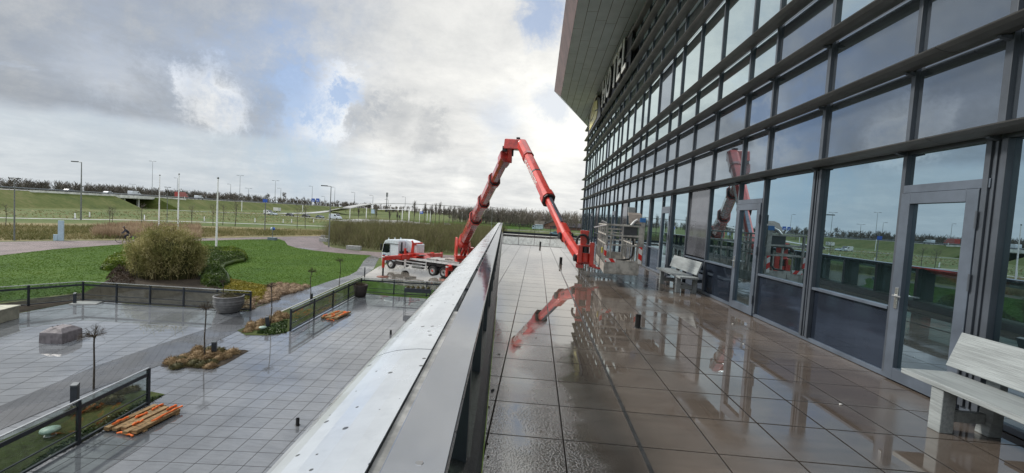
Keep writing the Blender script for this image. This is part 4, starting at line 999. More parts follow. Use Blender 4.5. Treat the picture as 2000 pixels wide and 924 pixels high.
for i, (px, yb, yt) in enumerate(((11, 445, 398), (213, 442, 402), (219, 442, 405), (277, 443, 398), (375, 443, 400), (416, 441, 398), (435, 440, 399), (459, 442, 388), (580, 446, 405), (596, 446, 402))):
    p = G(px, yb); h = GY(px, yt, p.y).z-GZ; lb = ORDN[i]+' from the left of the slender saplings by the cycle track'
    if sap0 is None: sap0 = tree_thing('sapling', sapling(6.0), lb, 'tree', p, 'saplings along the cycle track', mb=M_barkfar, mt=M_tw2); c = sap0
    else: c = tree_copy(sap0, p, i, 1, lb, 'saplings along the cycle track')
    c.scale = (h/6,)*3
# ================================================================== LIFT TRUCK
M_red = mat('lift_red', (.50, .036, .024), .34, var=.10, vscale=2.5, spec=.6, coat=.3)
M_redd = mat('weathered_boom_red', (.34, .026, .020), .26, var=.3, vscale=1.8, spec=.7, coat=.5, rvar=.1)
M_rub = mat('tyre_rubber', (.016, .016, .017), .75, var=.2)
M_cab = mat('white_cab_paint', (.62, .68, .72), .3, var=.05, coat=.4)
M_wgl = mat('truck_window', (.01, .014, .016), .05, spec=1.0)
M_blackp = mat('black_plastic', (.018, .018, .020), .45, var=.2)
M_deck = mat('alu_deck', (.33, .33, .32), .38, .3, var=.2, vscale=3, bump=.2)
M_rim = mat('white_rim', (.55, .55, .54), .4, var=.1)
M_bask = mat('grey_basket_metal', (.36, .345, .315), .5, .2, var=.22, vscale=5)
def stripes(name, sc, ang):
    m = bpy.data.materials.new(name); m.use_nodes = True; t = m.node_tree; b = t.nodes['Principled BSDF']; b.inputs['Roughness'].default_value = .35
    g = N(t, 'ShaderNodeTexCoord').outputs['Object']; s = N(t, 'ShaderNodeSeparateXYZ'); L(t, g, s.inputs[0])
    v = math_(t, 'ADD', math_(t, 'MULTIPLY', s.outputs[0], ang), math_(t, 'ADD', s.outputs[2], math_(t, 'MULTIPLY', s.outputs[1], ang*.3)))
    f = math_(t, 'GREATER_THAN', math_(t, 'FRACT', math_(t, 'DIVIDE', v, sc)), .5); L(t, mixc(t, f, (.80, .79, .77), (.70, .02, .015)), b.inputs['Base Color']); return m
M_str = stripes('red_white_stripes', .30, .7); M_strh = stripes('red_white_warning', .30, 1.3)
OT = Vector((-8.69, 40.64, GZ)); FW = Vector((-.912, .410, 0)).normalized(); LF = Vector((-FW.y, FW.x, 0))
truck = thing('lift_truck', 'white and red truck with raised outriggers and a long folded red lift arm', 'lift truck', OT)
TL = basis((0, 0, .13), FW, LF, (0, 0, 1))
def tb(mb, n, m, bv=0, par=truck):
    return mb.build(n, m, par, bv)
def wl(p): return Vector(p)-OT
# chassis
w = MB(); w.box(-2.9, -.45, .75, 6.9, .45, 1.05, TL); w.box(-2.9, -1.1, .95, 4.3, 1.1, 1.22, TL); w.box(4.6, -1.15, .55, 7.1, 1.15, .95, TL); tb(w, 'chassis', mat('chassis_grey', (.035, .03, .03), .5, var=.3), .02)
w = MB(); w.box(-2.6, -1.25, 1.36, 3.6, 1.25, 1.46, TL); tb(w, 'deck', M_deck, .01)
for s in (1, -1):
    w = MB(); w.box(-2.6, s*1.25-.02, 1.30, 3.6, s*1.25+.02, 1.48, TL); tb(w, 'deck_edge', mat('deck_edge_white', (.6, .6, .6), .4))
w = MB(); w.box(-2.2, -.7, 1.46, 1.6, .9, 1.60, TL); w.box(.3, .95, 1.47, 1.5, 1.2, 1.66, TL); tb(w, 'deck_locker', M_deck, .015)
w = MB(); w.box(-1.9, -.2, 1.60, -.2, .5, 1.78, TL); tb(w, 'deck_clutter', mat('clutter', (.28, .24, .22), .6, var=.5, vscale=7), .02)
# wheels
def wheel(x, y, r=.51, wd=.30, hub=M_rim, lift=0, dual=False):
    s = 1 if y > 0 else -1; c = Vector((x, y, r+lift)); m = TL @ Matrix.Translation(c) @ Matrix.Rotation(R(-90*s), 4, 'X')
    ws = .6 if dual else wd
    t = MB(); t.lathe([(r*.56, 0), (r*.60, .02), (r*.90, .0), (r*.985, -.03), (r, -.07), (r, -ws+.07), (r*.985, -ws+.03), (r*.9, -ws), (r*.4, -ws)], 28, m)
    o = tb(t, 'wheel', M_rub)
    h = MB(); dpt = -.14 if dual else -.03
    h.lathe([(r*.585, -.01), (r*.55, -.03), (r*.50, dpt), (r*.27, dpt), (r*.24, dpt+.10), (r*.12, dpt+.14), (0, dpt+.14)], 20, m)
    for k in range(10): a = k*R(36); h.tube([(r*.40*math.cos(a), r*.40*math.sin(a), dpt), (r*.40*math.cos(a), r*.40*math.sin(a), dpt+.03)], .018, 5, m)
    h.build('rim', hub, o)
    if dual: q = MB(); q.lathe([(r*.22, dpt+.145), (r*.13, dpt+.15), (0, dpt+.16)], 14, m); q.build('hub_cap', M_red if x > 0 else M_blackp, o)
for x in (.66, -.68):
    wheel(x, 1.25, dual=True, lift=-.02); wheel(x, -1.25, dual=True, lift=-.02)
    for s in (1, -1):
        w = MB(); pts = [(x+.60*math.cos(R(a)), .51+.60*math.sin(R(a))) for a in range(5, 180, 14)]
        for a, b_ in zip(pts[:-1], pts[1:]): w.beam((a[0], s*.97, a[1]), (b_[0], s*.97, b_[1]), .62, .025, up=(0, 0, 1) if abs(a[0]-x) < .3 else (1, 0, 0), T=TL)
        tb(w, 'mudguard', M_blackp)
wheel(6.1, 1.22, lift=.06); wheel(6.1, -1.22, lift=.06)
# cab
w = MB(); prof = [(7.32, .55), (7.42, 1.35), (7.40, 1.60), (7.22, 2.55), (7.0, 2.95), (6.6, 3.08), (5.25, 3.14), (5.12, 3.0), (5.12, 1.12), (5.45, 1.05), (5.52, .90), (6.72, .90), (6.80, .6)]
w.prism([(a, b_) for a, b_ in prof], -1.22, 1.22, T=TL, axis='y'); cabo = tb(w, 'cab', M_cab, .06)
w = MB(); w.prism([(7.30, 1.72), (7.12, 2.60), (6.30, 2.62), (6.28, 1.78), (6.62, 1.70)], 1.205, 1.232, T=TL, axis='y'); w.build('side_window', M_wgl, cabo)
w = MB(); w.prism([(7.30, 1.72), (7.12, 2.60), (6.30, 2.62), (6.28, 1.78), (6.62, 1.70)], -1.232, -1.205, T=TL, axis='y'); w.build('side_window', M_wgl, cabo)
w = MB(); w.beam(TL @ Vector((7.405, 0, 1.62)), TL @ Vector((7.21, 0, 2.62)), 2.2, .03, up=TL.to_3x3() @ Vector((1, 0, 0))); w.build('windscreen', M_wgl, cabo)
w = MB(); w.box(5.35, 1.215, 1.02, 7.25, 1.228, 1.10, TL); w.box(5.15, 1.2, 2.66, 7.02, 1.262, 2.70, TL); w.build('side_trim', M_blackp, cabo)
w = MB(); w.box(6.22, 1.216, 1.15, 6.235, 1.229, 2.62, TL); w.box(6.3, 1.222, 1.42, 6.5, 1.245, 1.48, TL); w.build('door_handle', M_blackp, cabo)
w = MB(); w.box(6.75, 1.221, 1.48, 7.0, 1.233, 1.53, TL); w.box(7.03, 1.221, 1.44, 7.13, 1.233, 1.56, TL); w.build('door_logo', simple('logo_blue', (.02, .08, .25)), cabo)
w = MB()
for y in (-.9, 0, .9): w.tube([(6.8, y, 3.05), (6.8, y, 3.22)], .05, 8, TL)
w.build('beacon', M_cab, cabo)
for s in (1, -1):
    w = MB(); w.box(7.25, s*1.45-.10, 1.9, 7.33, s*1.45+.10, 2.6, TL); w.beam(TL @ Vector((7.29, s*1.22, 2.5)), TL @ Vector((7.29, s*1.45, 2.5)), .03, .03); w.build('mirror', M_blackp, cabo, .01)
w = MB(); w.prism([(5.10, 2.05), (5.10, 3.16), (4.2, 3.02), (3.55, 2.75), (3.55, 1.6), (5.0, 1.6)], -.95, .2, T=TL, axis='y'); tb(w, 'storage_box', M_cab, .05)
w = MB(); w.box(4.75, -1.1, 1.2, 5.08, 1.1, 2.0, TL); w.tube([(4.9, 1.0, 1.2), (4.9, 1.0, 2.9)], .09, 10, TL); tb(w, 'air_intake', M_blackp, .02)
# red frame and outriggers
w = MB(); w.box(2.9, -1.1, 1.23, 4.5, 1.1, 1.62, TL); w.prism([(2.2, 1.46), (3.0, 1.9), (4.5, 1.9), (4.5, 1.46)], -.55, .55, T=TL, axis='y')
tb(w, 'subframe', M_red, .03)
w = MB()
for y in (.55, -.65): w.beam(TL @ Vector((3.9, y, 1.6)), TL @ Vector((3.75, y, 2.95)), .2, .26)
w.beam(TL @ Vector((3.75, -.75, 2.82)), TL @ Vector((3.75, .70, 2.82)), .2, .24); w.beam(TL @ Vector((3.75, .6, 2.9)), TL @ Vector((3.75, .82, 3.15)), .14, .14); w.box(4.35, .85, 1.6, 4.55, 1.05, 2.35, TL)
tb(w, 'boom_rest', M_red, .03)
w = MB(); w.box(2.4, .2, 1.75, 3.1, 1.0, 1.80, TL); tb(w, 'hatch', M_blackp, .01)
def outrig(x, y0, y1, z0, z1, leg=True, xo=0, front=True):
    s = 1 if y1 > 0 else -1; ym = y0+(y1-y0)*.45
    w = MB(); w.beam(TL @ Vector((x, y0, z0)), TL @ Vector((x+xo*.45, ym, z0+(z1-z0)*.45)), .42, .50); w.box(x-.24, ym-.05*s-.03, z0-.27, x+.24, ym+.05, z0+.30, TL); o = tb(w, 'outrigger', M_red, .02)
    w = MB(); w.beam(TL @ Vector((x+xo*.4, ym, z0+(z1-z0)*.45)), TL @ Vector((x+xo, y1, z1)), .32, .38); w.build('outrigger_beam', M_red, o, .02)
    zt = z1+.32; zb = .75
    if not front: zb = .25
    w = MB(); w.tube([(x+xo, y1, zb), (x+xo, y1, zt)], .13, 12, TL); w.lathe([(0, 0), (.13, 0)], 8, TL @ Matrix.Translation((x+xo, y1, zt))); w.build('outrigger_leg', M_red, o)
    w = MB(); w.tube([(x+xo, y1, zt-.22), (x+xo, y1, zt-.10)], .135, 12, TL); w.build('reflector', simple('white_band', (.8, .8, .8)), o)
    if leg:
        w = MB(); w.tube([(x+xo, y1, -.08), (x+xo, y1, zb+.1)], .085, 10, TL); w.build('outrigger_ram', M_blackp, o)
        w = MB(); w.lathe([(.55, -.126), (.55, -.08), (.2, -.06), (.12, -.02), (0, -.02)], 16, TL @ Matrix.Translation((x+xo, y1, 0))); w.build('outrigger_pad', mat('rusty_pad', (.16, .06, .04), .7, var=.3), o)
outrig(3.7, .6, 4.67, 1.60, 1.62); outrig(3.2, -.6, -3.5, 1.62, 1.55, leg=False)
outrig(-1.45, 1.0, 1.75, 1.0, 1.0, front=False); outrig(-2.75, -.6, -3.0, 1.05, 1.05)
w = MB()
for z in (.75, 1.05): w.box(1.5, 1.17, z-.05, 4.1, 1.22, z+.05, TL)
for x in (1.5, 4.1): w.box(x-.05, 1.15, .45, x+.05, 1.21, 1.25, TL)
tb(w, 'side_guard', simple('guard_white', (.6, .6, .6)))
w = MB(); w.box(2.1, .6, .45, 3.4, 1.1, .95, TL); tb(w, 'fuel_tank', mat('alu_tank', (.35, .35, .36), .3, .8), .05)
w = MB(); w.box(4.25, 1.1, .5, 5.35, 1.2, .58, TL); w.box(4.25, 1.1, .98, 5.35, 1.2, 1.05, TL); w.box(4.2, 1.1, .3, 4.3, 1.2, 1.2, TL); tb(w, 'step', M_rim)
# turret
PV = Vector((-6.92, 39.85, -1.62)); EL = GY(987, 308, 23.9); 
bd = (EL-PV); az = Vector((bd.x, bd.y, 0)).normalized(); sd_ = Vector((-az.y, az.x, 0))
TT = basis(wl((-6.92, 39.85, GZ)), az, sd_, (0, 0, 1))
w = MB(); w.tube([(0, 0, 1.5), (0, 0, 2.05)], .78, 20, TT); tb(w, 'slew_ring', M_redd)
w = MB(); w.box(-1.0, -.75, 2.05, .85, .75, 2.35, TT)
for s in (1, -1):
    w.prism([(-1.0, 2.3), (-1.15, 3.6), (-.75, 4.02), (-.35, 3.95), (.15, 3.2), (.35, 2.3)], s*.62-.09, s*.62+.09, T=TT, axis='y')
w.box(-1.35, .55, 2.2, -.2, 1.15, 3.05, TT)
tb(w, 'turret', M_red, .03)
w = MB(); w.tube([(.1, -.16, 2.35), (1.9, -.16, 3.25)], .13, 10, TT); w.tube([(.1, .16, 2.35), (1.9, .16, 3.25)], .13, 10, TT); tb(w, 'lift_cylinder', M_redd)
w = MB()
for k in range(3): w.tube([(-.7+.1*k, -.2+.2*k, 3.0), (-.2, -.2+.2*k, 2.55), (.35, -.2+.2*k, 2.6), (.5, -.2+.2*k, 3.1)], .05, 6, TT)
tb(w, 'hose_bundle', M_rub)
# lower boom: four telescopic sections, each with a collar
def along(a, b, px, lo=0., hi=1.):
    for _ in range(40):
        m = (lo+hi)/2; p = a.lerp(b, m); d = p-Vector((0, 0, CH)); x = 1000+CF*d.dot(cr_)/d.dot(cf)
        if x < px: lo = m
        else: hi = m
    return m
def section(a, b, wd, ht, up=(0, 0, 1), ch=.24):
    """chamfered box beam"""
    a, b = Vector(a), Vector(b); d = (b-a).normalized(); x = d.cross(Vector(up)).normalized(); u = x.cross(d); c = ch*min(wd, ht)
    prof = [(-wd/2+c, -ht/2), (wd/2-c, -ht/2), (wd/2, -ht/2+c*1.3), (wd/2, ht/2-c), (wd/2-c, ht/2), (-wd/2+c, ht/2), (-wd/2, ht/2-c), (-wd/2, -ht/2+c*1.3)]
    vs = [a+x*p+u*q for p, q in prof]+[b+x*p+u*q for p, q in prof]; n = 8
    return vs, [tuple(range(n))[::-1], tuple(range(n, 2*n))]+[(i, (i+1) % n, n+(i+1) % n, n+i) for i in range(n)]
BA = PV+Vector((0, 0, .55)); BB = EL
ts = [0.0]+[along(BA, BB, px) for px in (928.8, 944.5, 965.2)]+[1.0]
wds = [.82, .70, .60, .50]; hts = [1.02, .88, .75, .62]
for i in range(4):
    a = BA.lerp(BB, ts[i]-.002 if i else 0.0); b_ = BA.lerp(BB, ts[i+1])
    w = MB(); w.add(*section(wl(a), wl(b_), wds[i], hts[i])); bo = tb(w, 'lower_boom_section', M_redd, .02)
    if i < 3:
        w = MB(); dd = (BB-BA).normalized(); w.add(*section(wl(b_-dd*.18), wl(b_+dd*.14), wds[i]+.16, hts[i]+.18)); w.build('collar', M_redd if i else M_red, bo, .03)
        w = MB(); w.add(*section(wl(b_+dd*.15), wl(b_+dd*.155), wds[i]+.06, hts[i]+.06)); w.build('collar_mouth', M_blackp, bo)
w = MB(); dd = (BB-BA).normalized(); w.add(*section(wl(BA-dd*.5), wl(BA+dd*1.4), .98, 1.18)); tb(w, 'boom_foot', M_red, .03)
def lettering(txt, p, xdir, ydir, size, m, par, name='lettering'):
    """raised letters laid on a surface: baseline start p, text direction xdir"""
    cu = bpy.data.curves.new('t', 'FONT'); cu.body = txt; cu.size = size; cu.extrude = .004; cu.space_character = 1.02; cu.offset = .006
    o = bpy.data.objects.new('t', cu); C.objects.link(o); bpy.context.view_layer.update()
    me = bpy.data.meshes.new_from_object(o.evaluated_get(bpy.context.evaluated_depsgraph_get())); bpy.data.objects.remove(o)
    xd = Vector(xdir).normalized(); zd = xd.cross(Vector(ydir)).normalized(); yd = zd.cross(xd)
    me.transform(basis(p, xd, yd, zd)); me.materials.clear(); me.materials.append(m); q = bpy.data.objects.new(name, me); C.objects.link(q); q.parent = par; return q
# elbow
X_ = lambda px, py, Y: wl(GY(px, py, Y))
w = MB(); dd = (BB-BA).normalized(); w.add(*section(wl(BB-dd*.5), wl(BB+dd*.25), .68, .8)); elb = tb(w, 'elbow', M_redd, .03)
w = MB(); w.beam(X_(996, 318, 23.8), X_(997, 280, 23.5), .22, .30, up=(0, 1, 0)); w.beam(X_(988, 300, 23.9), X_(994, 276, 23.6), .20, .34, up=(0, 1, 0)); w.build('elbow_link', M_red, elb, .02)
w = MB(); w.beam(X_(990, 282, 23.6), X_(1021, 284, 23.1), .62, .55); w.build('elbow_head', M_redd, elb, .04)
w = MB(); w.cbox(X_(986, 291, 23.7), (.26, .2, .30)); w.build('work_lamp', M_blackp, elb, .01)
w = MB(); w.cbox(X_(1001, 296, 23.7), (.12, .3, .5)); w.cbox(X_(1002, 268, 23.4)+Vector((.3, 0, -.1)), (.20, .25, .18)); w.build('junction_box', M_blackp, elb, .01)
# upper arm
U0 = GY(1020, 284, 23.0); UJ = GY(1102, 455, 16.0); ud = (UJ-U0).normalized()
tc1 = along(U0, UJ, 1068.5); UC = U0.lerp(UJ, tc1); t1 = along(U0, UJ, 1031); U1 = U0.lerp(UJ, t1)
w = MB(); w.add(*section(wl(U0-ud*.15), wl(U1), .52, .60)); tb(w, 'upper_arm_root', M_red, .02)
w = MB(); w.add(*section(wl(U1), wl(UC), .46, .54)); ua = tb(w, 'upper_arm', M_red, .02)
w = MB(); w.add(*section(wl(U1-ud*.12), wl(U1+ud*.14), .54, .64)); w.build('collar', M_redd, ua, .02)
w = MB(); w.add(*section(wl(UC-ud*.15), wl(UC+ud*.25), .56, .66)); w.build('collar', M_red, ua, .02)
w = MB(); w.add(*section(wl(UC+ud*.26), wl(UC+ud*.33), .50, .58)); w.build('collar_mouth', M_blackp, ua)
w = MB(); w.add(*section(wl(U0.lerp(UJ, along(U0, UJ, 1047))), wl(U0.lerp(UJ, along(U0, UJ, 1047))+ud*.12), .475, .56)); w.build('strap', M_blackp, ua)
ux = ud.cross(Vector((0, 0, 1))).normalized(); uu = ux.cross(ud)
for s in (1, -1):
    # side faces of the arm carry the lettering
    q = U1+ud*.35+ux*s*(.234)+uu*(-.13 if True else 0)
    lettering('HOOGWERKERS', wl(q), ud, uu if s > 0 else uu, .36, M_white, ua) if s > 0 else lettering('HOOGWERKERS', wl(UC-ud*.35-ux*.234-uu*.13), -ud, uu, .36, M_white, ua)
q = U1+ud*.35-uu*.272; lettering('HOOGWERKERS', wl(q-ux*.13), ud, -ux if False else ux, .34, M_white, ua)
w = MB(); w.add(*section(wl(UC+ud*.2), wl(UJ), .30, .36)); ia = tb(w, 'inner_arm', M_red, .02)
w = MB(); w.beam(wl(UC+ud*.2-uu*.0+ux*.0+uu*.185), wl(UJ-ud*.5+uu*.185), .11, .05); w.beam(wl(UC+ud*.2-uu*.185), wl(UJ-ud*.5-uu*.185), .10, .05); w.build('cable_channel', mat('steel_channel', (.16, .18, .22), .35, .7), ia)
# joint and jib
w = MB(); w.add(*section(wl(UJ-ud*.35), wl(UJ+ud*.30), .40, .52)); jo = tb(w, 'jib_joint', M_red, .04)
w = MB(); w.tube([wl(UJ+ud*.2-ux*.27), wl(UJ+ud*.2+ux*.27)], .13, 14); w.build('pin', M_blackp, jo)
JE = GY(1133, 505, 13.55); jd = (JE-UJ).normalized(); jx = jd.cross(Vector((0, 0, 1))).normalized()
w = MB(); w.add(*section(wl(UJ+jd*.15+Vector((0, 0, -.03))), wl(JE), .30, .38)); jib = tb(w, 'jib', M_red, .03)
w = MB(); w.tube([wl(JE-jx*.20-jd*.05), wl(JE+jx*.20-jd*.05)], .115, 14); w.build('pin', M_blackp, jib)
for k in (.38, .48):
    w = MB(); c = UJ.lerp(JE, k)-jx*.0; c = c+Vector((0, 0, -.02)); w.tube([wl(c-jx*.16), wl(c+jx*.16)], .05, 8); w.build('bolt', M_blackp, jib)
# rotator: red blocks, drive and looped hose
RO = Vector((1.62, 13.30, 0))
RT = basis(wl(RO), (.997, -.078, 0), (.078, .997, 0), (0, 0, 1))
w = MB(); w.box(-.26, -.20, .42, -.12, .20, .98, RT); w.box(.10, -.22, .36, .24, .22, 1.08, RT); w.box(-.14, -.05, .38, .12, .22, .50, RT); w.box(-.20, -.14, .94, .14, .16, 1.0, RT); rot = tb(w, 'rotator', M_red, .02)
w = MB(); w.tube([(-.02, -.06, .46), (-.02, -.06, .74)], .135, 18, RT); w.build('drive_motor', M_red, rot, .01)
w = MB(); w.tube([(-.02, -.06, .75), (-.02, -.06, .93)], .10, 16, RT); w.build('gearbox', M_blackp, rot)
w = MB(); w.prism([(-.20, 1.0), (-.02, 1.0), (.06, 1.44), (-.22, 1.44), (-.20, 1.2)], -.12, .12, T=RT, axis='y'); w.build('upright', M_red, rot, .02)
w = MB(); w.tube([(.22+.18*math.cos(R(a))-.36, -.2, 1.10+.21*math.sin(R(a))) for a in range(-20, 215, 15)], .040, 8, RT); w.build('hose_loop', M_rub, rot)
w = MB(); w.beam(RT @ Vector((.12, -.10, .36)), RT @ Vector((.46, -.15, .29)), .16, .06); w.tube([(.26, -.25, .36), (.26, .25, .36)], .06, 10, RT); w.build('mounting_bracket', M_redd, rot, .01)
w = MB(); w.box(-.30, -.12, .26, -.06, .10, .37, RT); w.build('underside_box', M_redd, rot)
# basket
BT = basis(wl((1.93, 11.6, .0)), (.997, -.03, 0), (.078, .997, 0), (0, 0, 1)); BW, BL, BZ, BH = .93, 3.35, .30, 1.36
z0, z1 = .40, 1.68
w = MB(); w.box(0, 0, .33, BW, BL, .42, BT); bk = tb(w, 'basket', M_bask, .01)
def bs(mb, n, m, bv=.004): return mb.build(n, m, bk, bv)
w = MB(); w.box(-.012, -.015, .36, BW+.012, .0, .72, BT); w.box(.12, -.026, .40, .42, -.015, .66, BT); w.box(.56, -.026, .40, .86, -.015, .66, BT); bs(w, 'end_panel', M_bask)
w = MB(); w.box(-.012, BL, .36, BW+.012, BL+.015, .72, BT); bs(w, 'end_panel', M_bask)
for x in (-.014, BW): w = MB(); w.box(x, 0, .36, x+.014, BL, .60, BT); bs(w, 'side_panel', M_bask)
posts = [(x, y) for x in (.02, BW-.02) for y in (.02, BL*.25, BL*.5, BL*.75, BL-.02)]
for x, y in posts: w = MB(); w.cbox((x, y, (z0+z1)/2), (.045 if y > .1 else .055, .045, z1-z0), BT); bs(w, 'basket_post', M_bask)
for zr_ in (1.68, 1.40, 1.14, .90):
    for x in (.02, BW-.02):
        if zr_ < 1 : continue
        w = MB(); w.beam(BT @ Vector((x, 0, zr_)), BT @ Vector((x, BL, zr_)), .038, .038); bs(w, 'side_rail', M_bask)
    if zr_ > 1:
        for y in (.02, BL-.02): w = MB(); w.beam(BT @ Vector((0, y, zr_)), BT @ Vector((BW, y, zr_)), .040, .046); bs(w, 'end_rail', M_bask)
for y in (BL*.12, BL*.36, BL*.62, BL*.88):
    for x in (.02, BW-.02): w = MB(); w.cbox((x, y, .9), (.028, .028, .62), BT); bs(w, 'basket_rod', M_bask)
w = MB(); w.beam(BT @ Vector((0, 1.6, 1.55)), BT @ Vector((BW, 1.6, 1.55)), .035, .05); w.beam(BT @ Vector((.3, 1.6, .42)), BT @ Vector((.3, 1.6, 1.55)), .035, .05); w.beam(BT @ Vector((.65, 1.6, .42)), BT @ Vector((.65, 1.6, 1.55)), .035, .05); bs(w, 'inner_frame', M_bask)
w = MB(); w.box(BW-.02, -.035, .62, BW+.09, -.02, 1.92, BT); w.box(BW+.005, -.02, 1.0, BW+.06, .10, 1.92, BT); bs(w, 'tall_corner_post', M_bask)
w = MB(); w.box(BW-.03, -.046, .66, BW+.06, -.036, 1.12, BT); bs(w, 'warning_plate', M_str)
w = MB(); w.box(-.03, -.046, .82, .035, -.030, 1.12, BT); bs(w, 'warning_plate', M_str)
w = MB(); w.box(.02, -.038, .66, .30, -.028, .76, BT); bs(w, 'warning_plate', M_strh)
w = MB(); w.box(BW-.06, -.05, 1.80, BW+.10, -.04, 1.92, BT); bs(w, 'blue_plate', simple('plate_blue', (.05, .20, .50)))
w = MB(); w.box(BW-.46, .06, 1.34, BW-.08, .34, 1.66, BT); bs(w, 'control_box', mat('dark_grey_box', (.05, .053, .058), .5), .01)
w = MB(); w.prism([(.02, 1.74), (.02, 1.76), (.20, 2.0), (.42, 2.06), (.44, 2.03), (.22, 1.96)], BW-.34, BW+.02, T=BT @ Matrix.Rotation(0, 4, 'Z'), axis='x'); bs(w, 'control_hood', mat('brown_grey_hood', (.20, .175, .155), .6), .004)
w = MB(); w.box(BW-.30, .62, 1.98, BW-.10, .66, 2.22, BT); bs(w, 'sign_plate', mat('pale_plate', (.33, .35, .35), .5))
w = MB(); w.tube([(BW-.28, .0, 1.70), (BW-.20, .02, 1.80), (BW-.12, .08, 1.86), (BW-.06, .12, 1.80)], .035, 8, BT); bs(w, 'white_hose', simple('white_plastic', (.7, .7, .7)))
w = MB(); w.tube([(BW-.18, .15, 1.36), (BW-.16, .12, 1.1), (BW-.17, .14, .86), (BW-.26, .12, .76), (BW-.50, .06, .72), (BW-.62, .03, .70)], .028, 8, BT); bs(w, 'black_cable', M_rub)
w = MB(); w.tube([(-.02, -.01, 1.66), (-.14, .02, 1.64), (-.34, .06, 1.58)], .018, 7, BT); w.tube([(-.02, -.03, 1.72), (-.16, -.02, 1.78)], .03, 7, BT); bs(w, 'side_lever', simple('pale_grip', (.5, .48, .48)))
w = MB(); w.box(-.06, .5, .86, -.02, .62, 1.02, BT); bs(w, 'yellow_tag', simple('tag_yellow', (.5, .42, .08)))
# ================================================================== TERRACE FURNITURE
M_wood = mat('weathered_bench_wood', (.26, .285, .29), .62, var=.10, vscale=5, bump=.5, bscale=20, stretch=(7, .35, 7), spec=.4, rvar=.06)
def bench(y0, y1, label):
    t = thing('wooden_bench', label, 'bench', (4.05, (y0+y1)/2, 0), group='wooden benches along the glass front')
    ly = (y1-y0)/2
    def bb(mb, n): return mb.build(n, M_wood, t, .006)
    for k in range(1): w = MB(); w.box(-.27, -ly, .405, .215, ly, .455); bb(w, 'seat')
    w = MB(); w.beam((.20, -ly-.02, .69), (.20, ly-.03, .69), .36, .045, up=(.94, 0, -.33)); bb(w, 'backrest')
    for s in (-1, 1):
        c = s*(ly-.37)
        w = MB(); w.box(-.25, c-.06, 0, -.13, c+.06, .404); bb(w, 'leg')
        w = MB(); w.add([(.17, c-.06, 0), (.29, c-.06, 0), (.29, c+.06, 0), (.17, c+.06, 0), (.235, c-.06, .56), (.30, c-.06, .56), (.30, c+.06, .56), (.235, c+.06, .56)], [(3, 2, 1, 0), (4, 5, 6, 7), (0, 1, 5, 4), (1, 2, 6, 5), (2, 3, 7, 6), (3, 0, 4, 7)]); bb(w, 'leg')
        w = MB(); w.box(-.13, c-.025, .10, .17, c+.025, .20); bb(w, 'stretcher')
    return t
bench(2.22, 4.40, 'weathered grey wooden bench in front of the glazed door, closest to the camera')
bench(10.95, 13.12, 'weathered grey wooden bench by the glass wall, right of the lift basket')
# litter on the terrace
M_leaf = mat('dead_leaf', (.05, .035, .02), .7)
for i, (px, py, r, m) in enumerate(((975, 692, .012, M_leaf), (962, 763, .022, M_blk), (955, 795, .010, M_leaf), (1431, 633, .018, M_white), (1452, 672, .010, M_white), (1642, 790, .014, M_white), (1047, 660, .012, M_leaf), (951, 866, .010, M_leaf), (953, 892, .010, M_leaf))):
    p = G(px, py, .004); w = MB(); w.lathe([(r, 0), (r*1.1, r*.3), (r*.6, r*.7), (0, r*.8)], 6)
    t = w.build('litter', m); t.location = p; t.rotation_euler = (0, 0, i*1.3); t.scale = (1.4, .7, .8); tag(t, ('tiny white scrap of litter' if m is M_white else 'tiny dark leaf')+' lying on the wet terrace slabs', 'litter', 'white scraps on the terrace' if m is M_white else 'dark leaves on the terrace')

# ================================================================== PLAZA
RB = ((.98, .08),) 
GB = dict(gz=GZ+.02, zb=.10, h=1.12, mats=(M_rail, M_top), glass=M_tint, bars=((.93, .10), (.36, .025)), post=.075, topw=.05, toph=.03, bottom=(.07, .05))
def gxy(*p): q = G(*p); return (q.x, q.y)
balustrade('glass_railing', 'glass railing with steel handrail running around the far side of the left plaza', [(-34.0, 8.0), gxy(162, 588), gxy(489, 607.5)], group='courtyard glass railings', sp=2.05, **GB)
balustrade('glass_railing', 'long glass railing beside the footpath turning behind the dark basket planter', [gxy(567, 647.5), gxy(705, 572), gxy(960, 587)], group='courtyard glass railings', sp=2.35, **GB)
a = Vector(gxy(153, 869)); b = Vector(gxy(289, 791)); dirn = (b-a).normalized()
balustrade('glass_railing', 'near glass railing with dark posts behind the closest timber stack', [tuple(a-dirn*4.4), tuple(b)], group='courtyard glass railings', sp=2.2, **GB)
# big ribbed pot
M_pot = mat('grey_pot', (.13, .13, .132), .6, var=.15, vscale=4, bump=.3)
p = G(432, 614); p.y += .55
t = thing('plant_pot', 'large round ribbed grey pot holding a sapling on the left plaza', 'plant pot', p)
w = MB(); prof = [(.0, 0.0), (.42, 0), (.46, .04)]
for k in range(22):
    z = .04+k*.038; r = .46+.28*math.sin(min(1, (z/.62))*math.pi/2)-.02*max(0, (z-.62))*8*.4; prof.append((r+(.016 if k % 4 < 2 else 0), z))
prof += [(.74, .88), (.77, .92), (.75, .95), (.70, .95), (.68, .86), (0, .84)]
w.lathe(prof, 40); w.build('pot_body', M_pot, t); w = MB(); w.lathe([(.69, .865), (0, .88)], 20); w.build('soil', M_soil, t)
V, F = strips(*(lambda n: (np.c_[rng.normal(size=(n, 2))*.28, np.full(n, .86)], np.c_[rng.normal(size=(n, 2))*.38, rng.uniform(.98, 1.16, n)]))(160), .012); raw('dry_grass', V, F, M_tusg, t, nside=4)
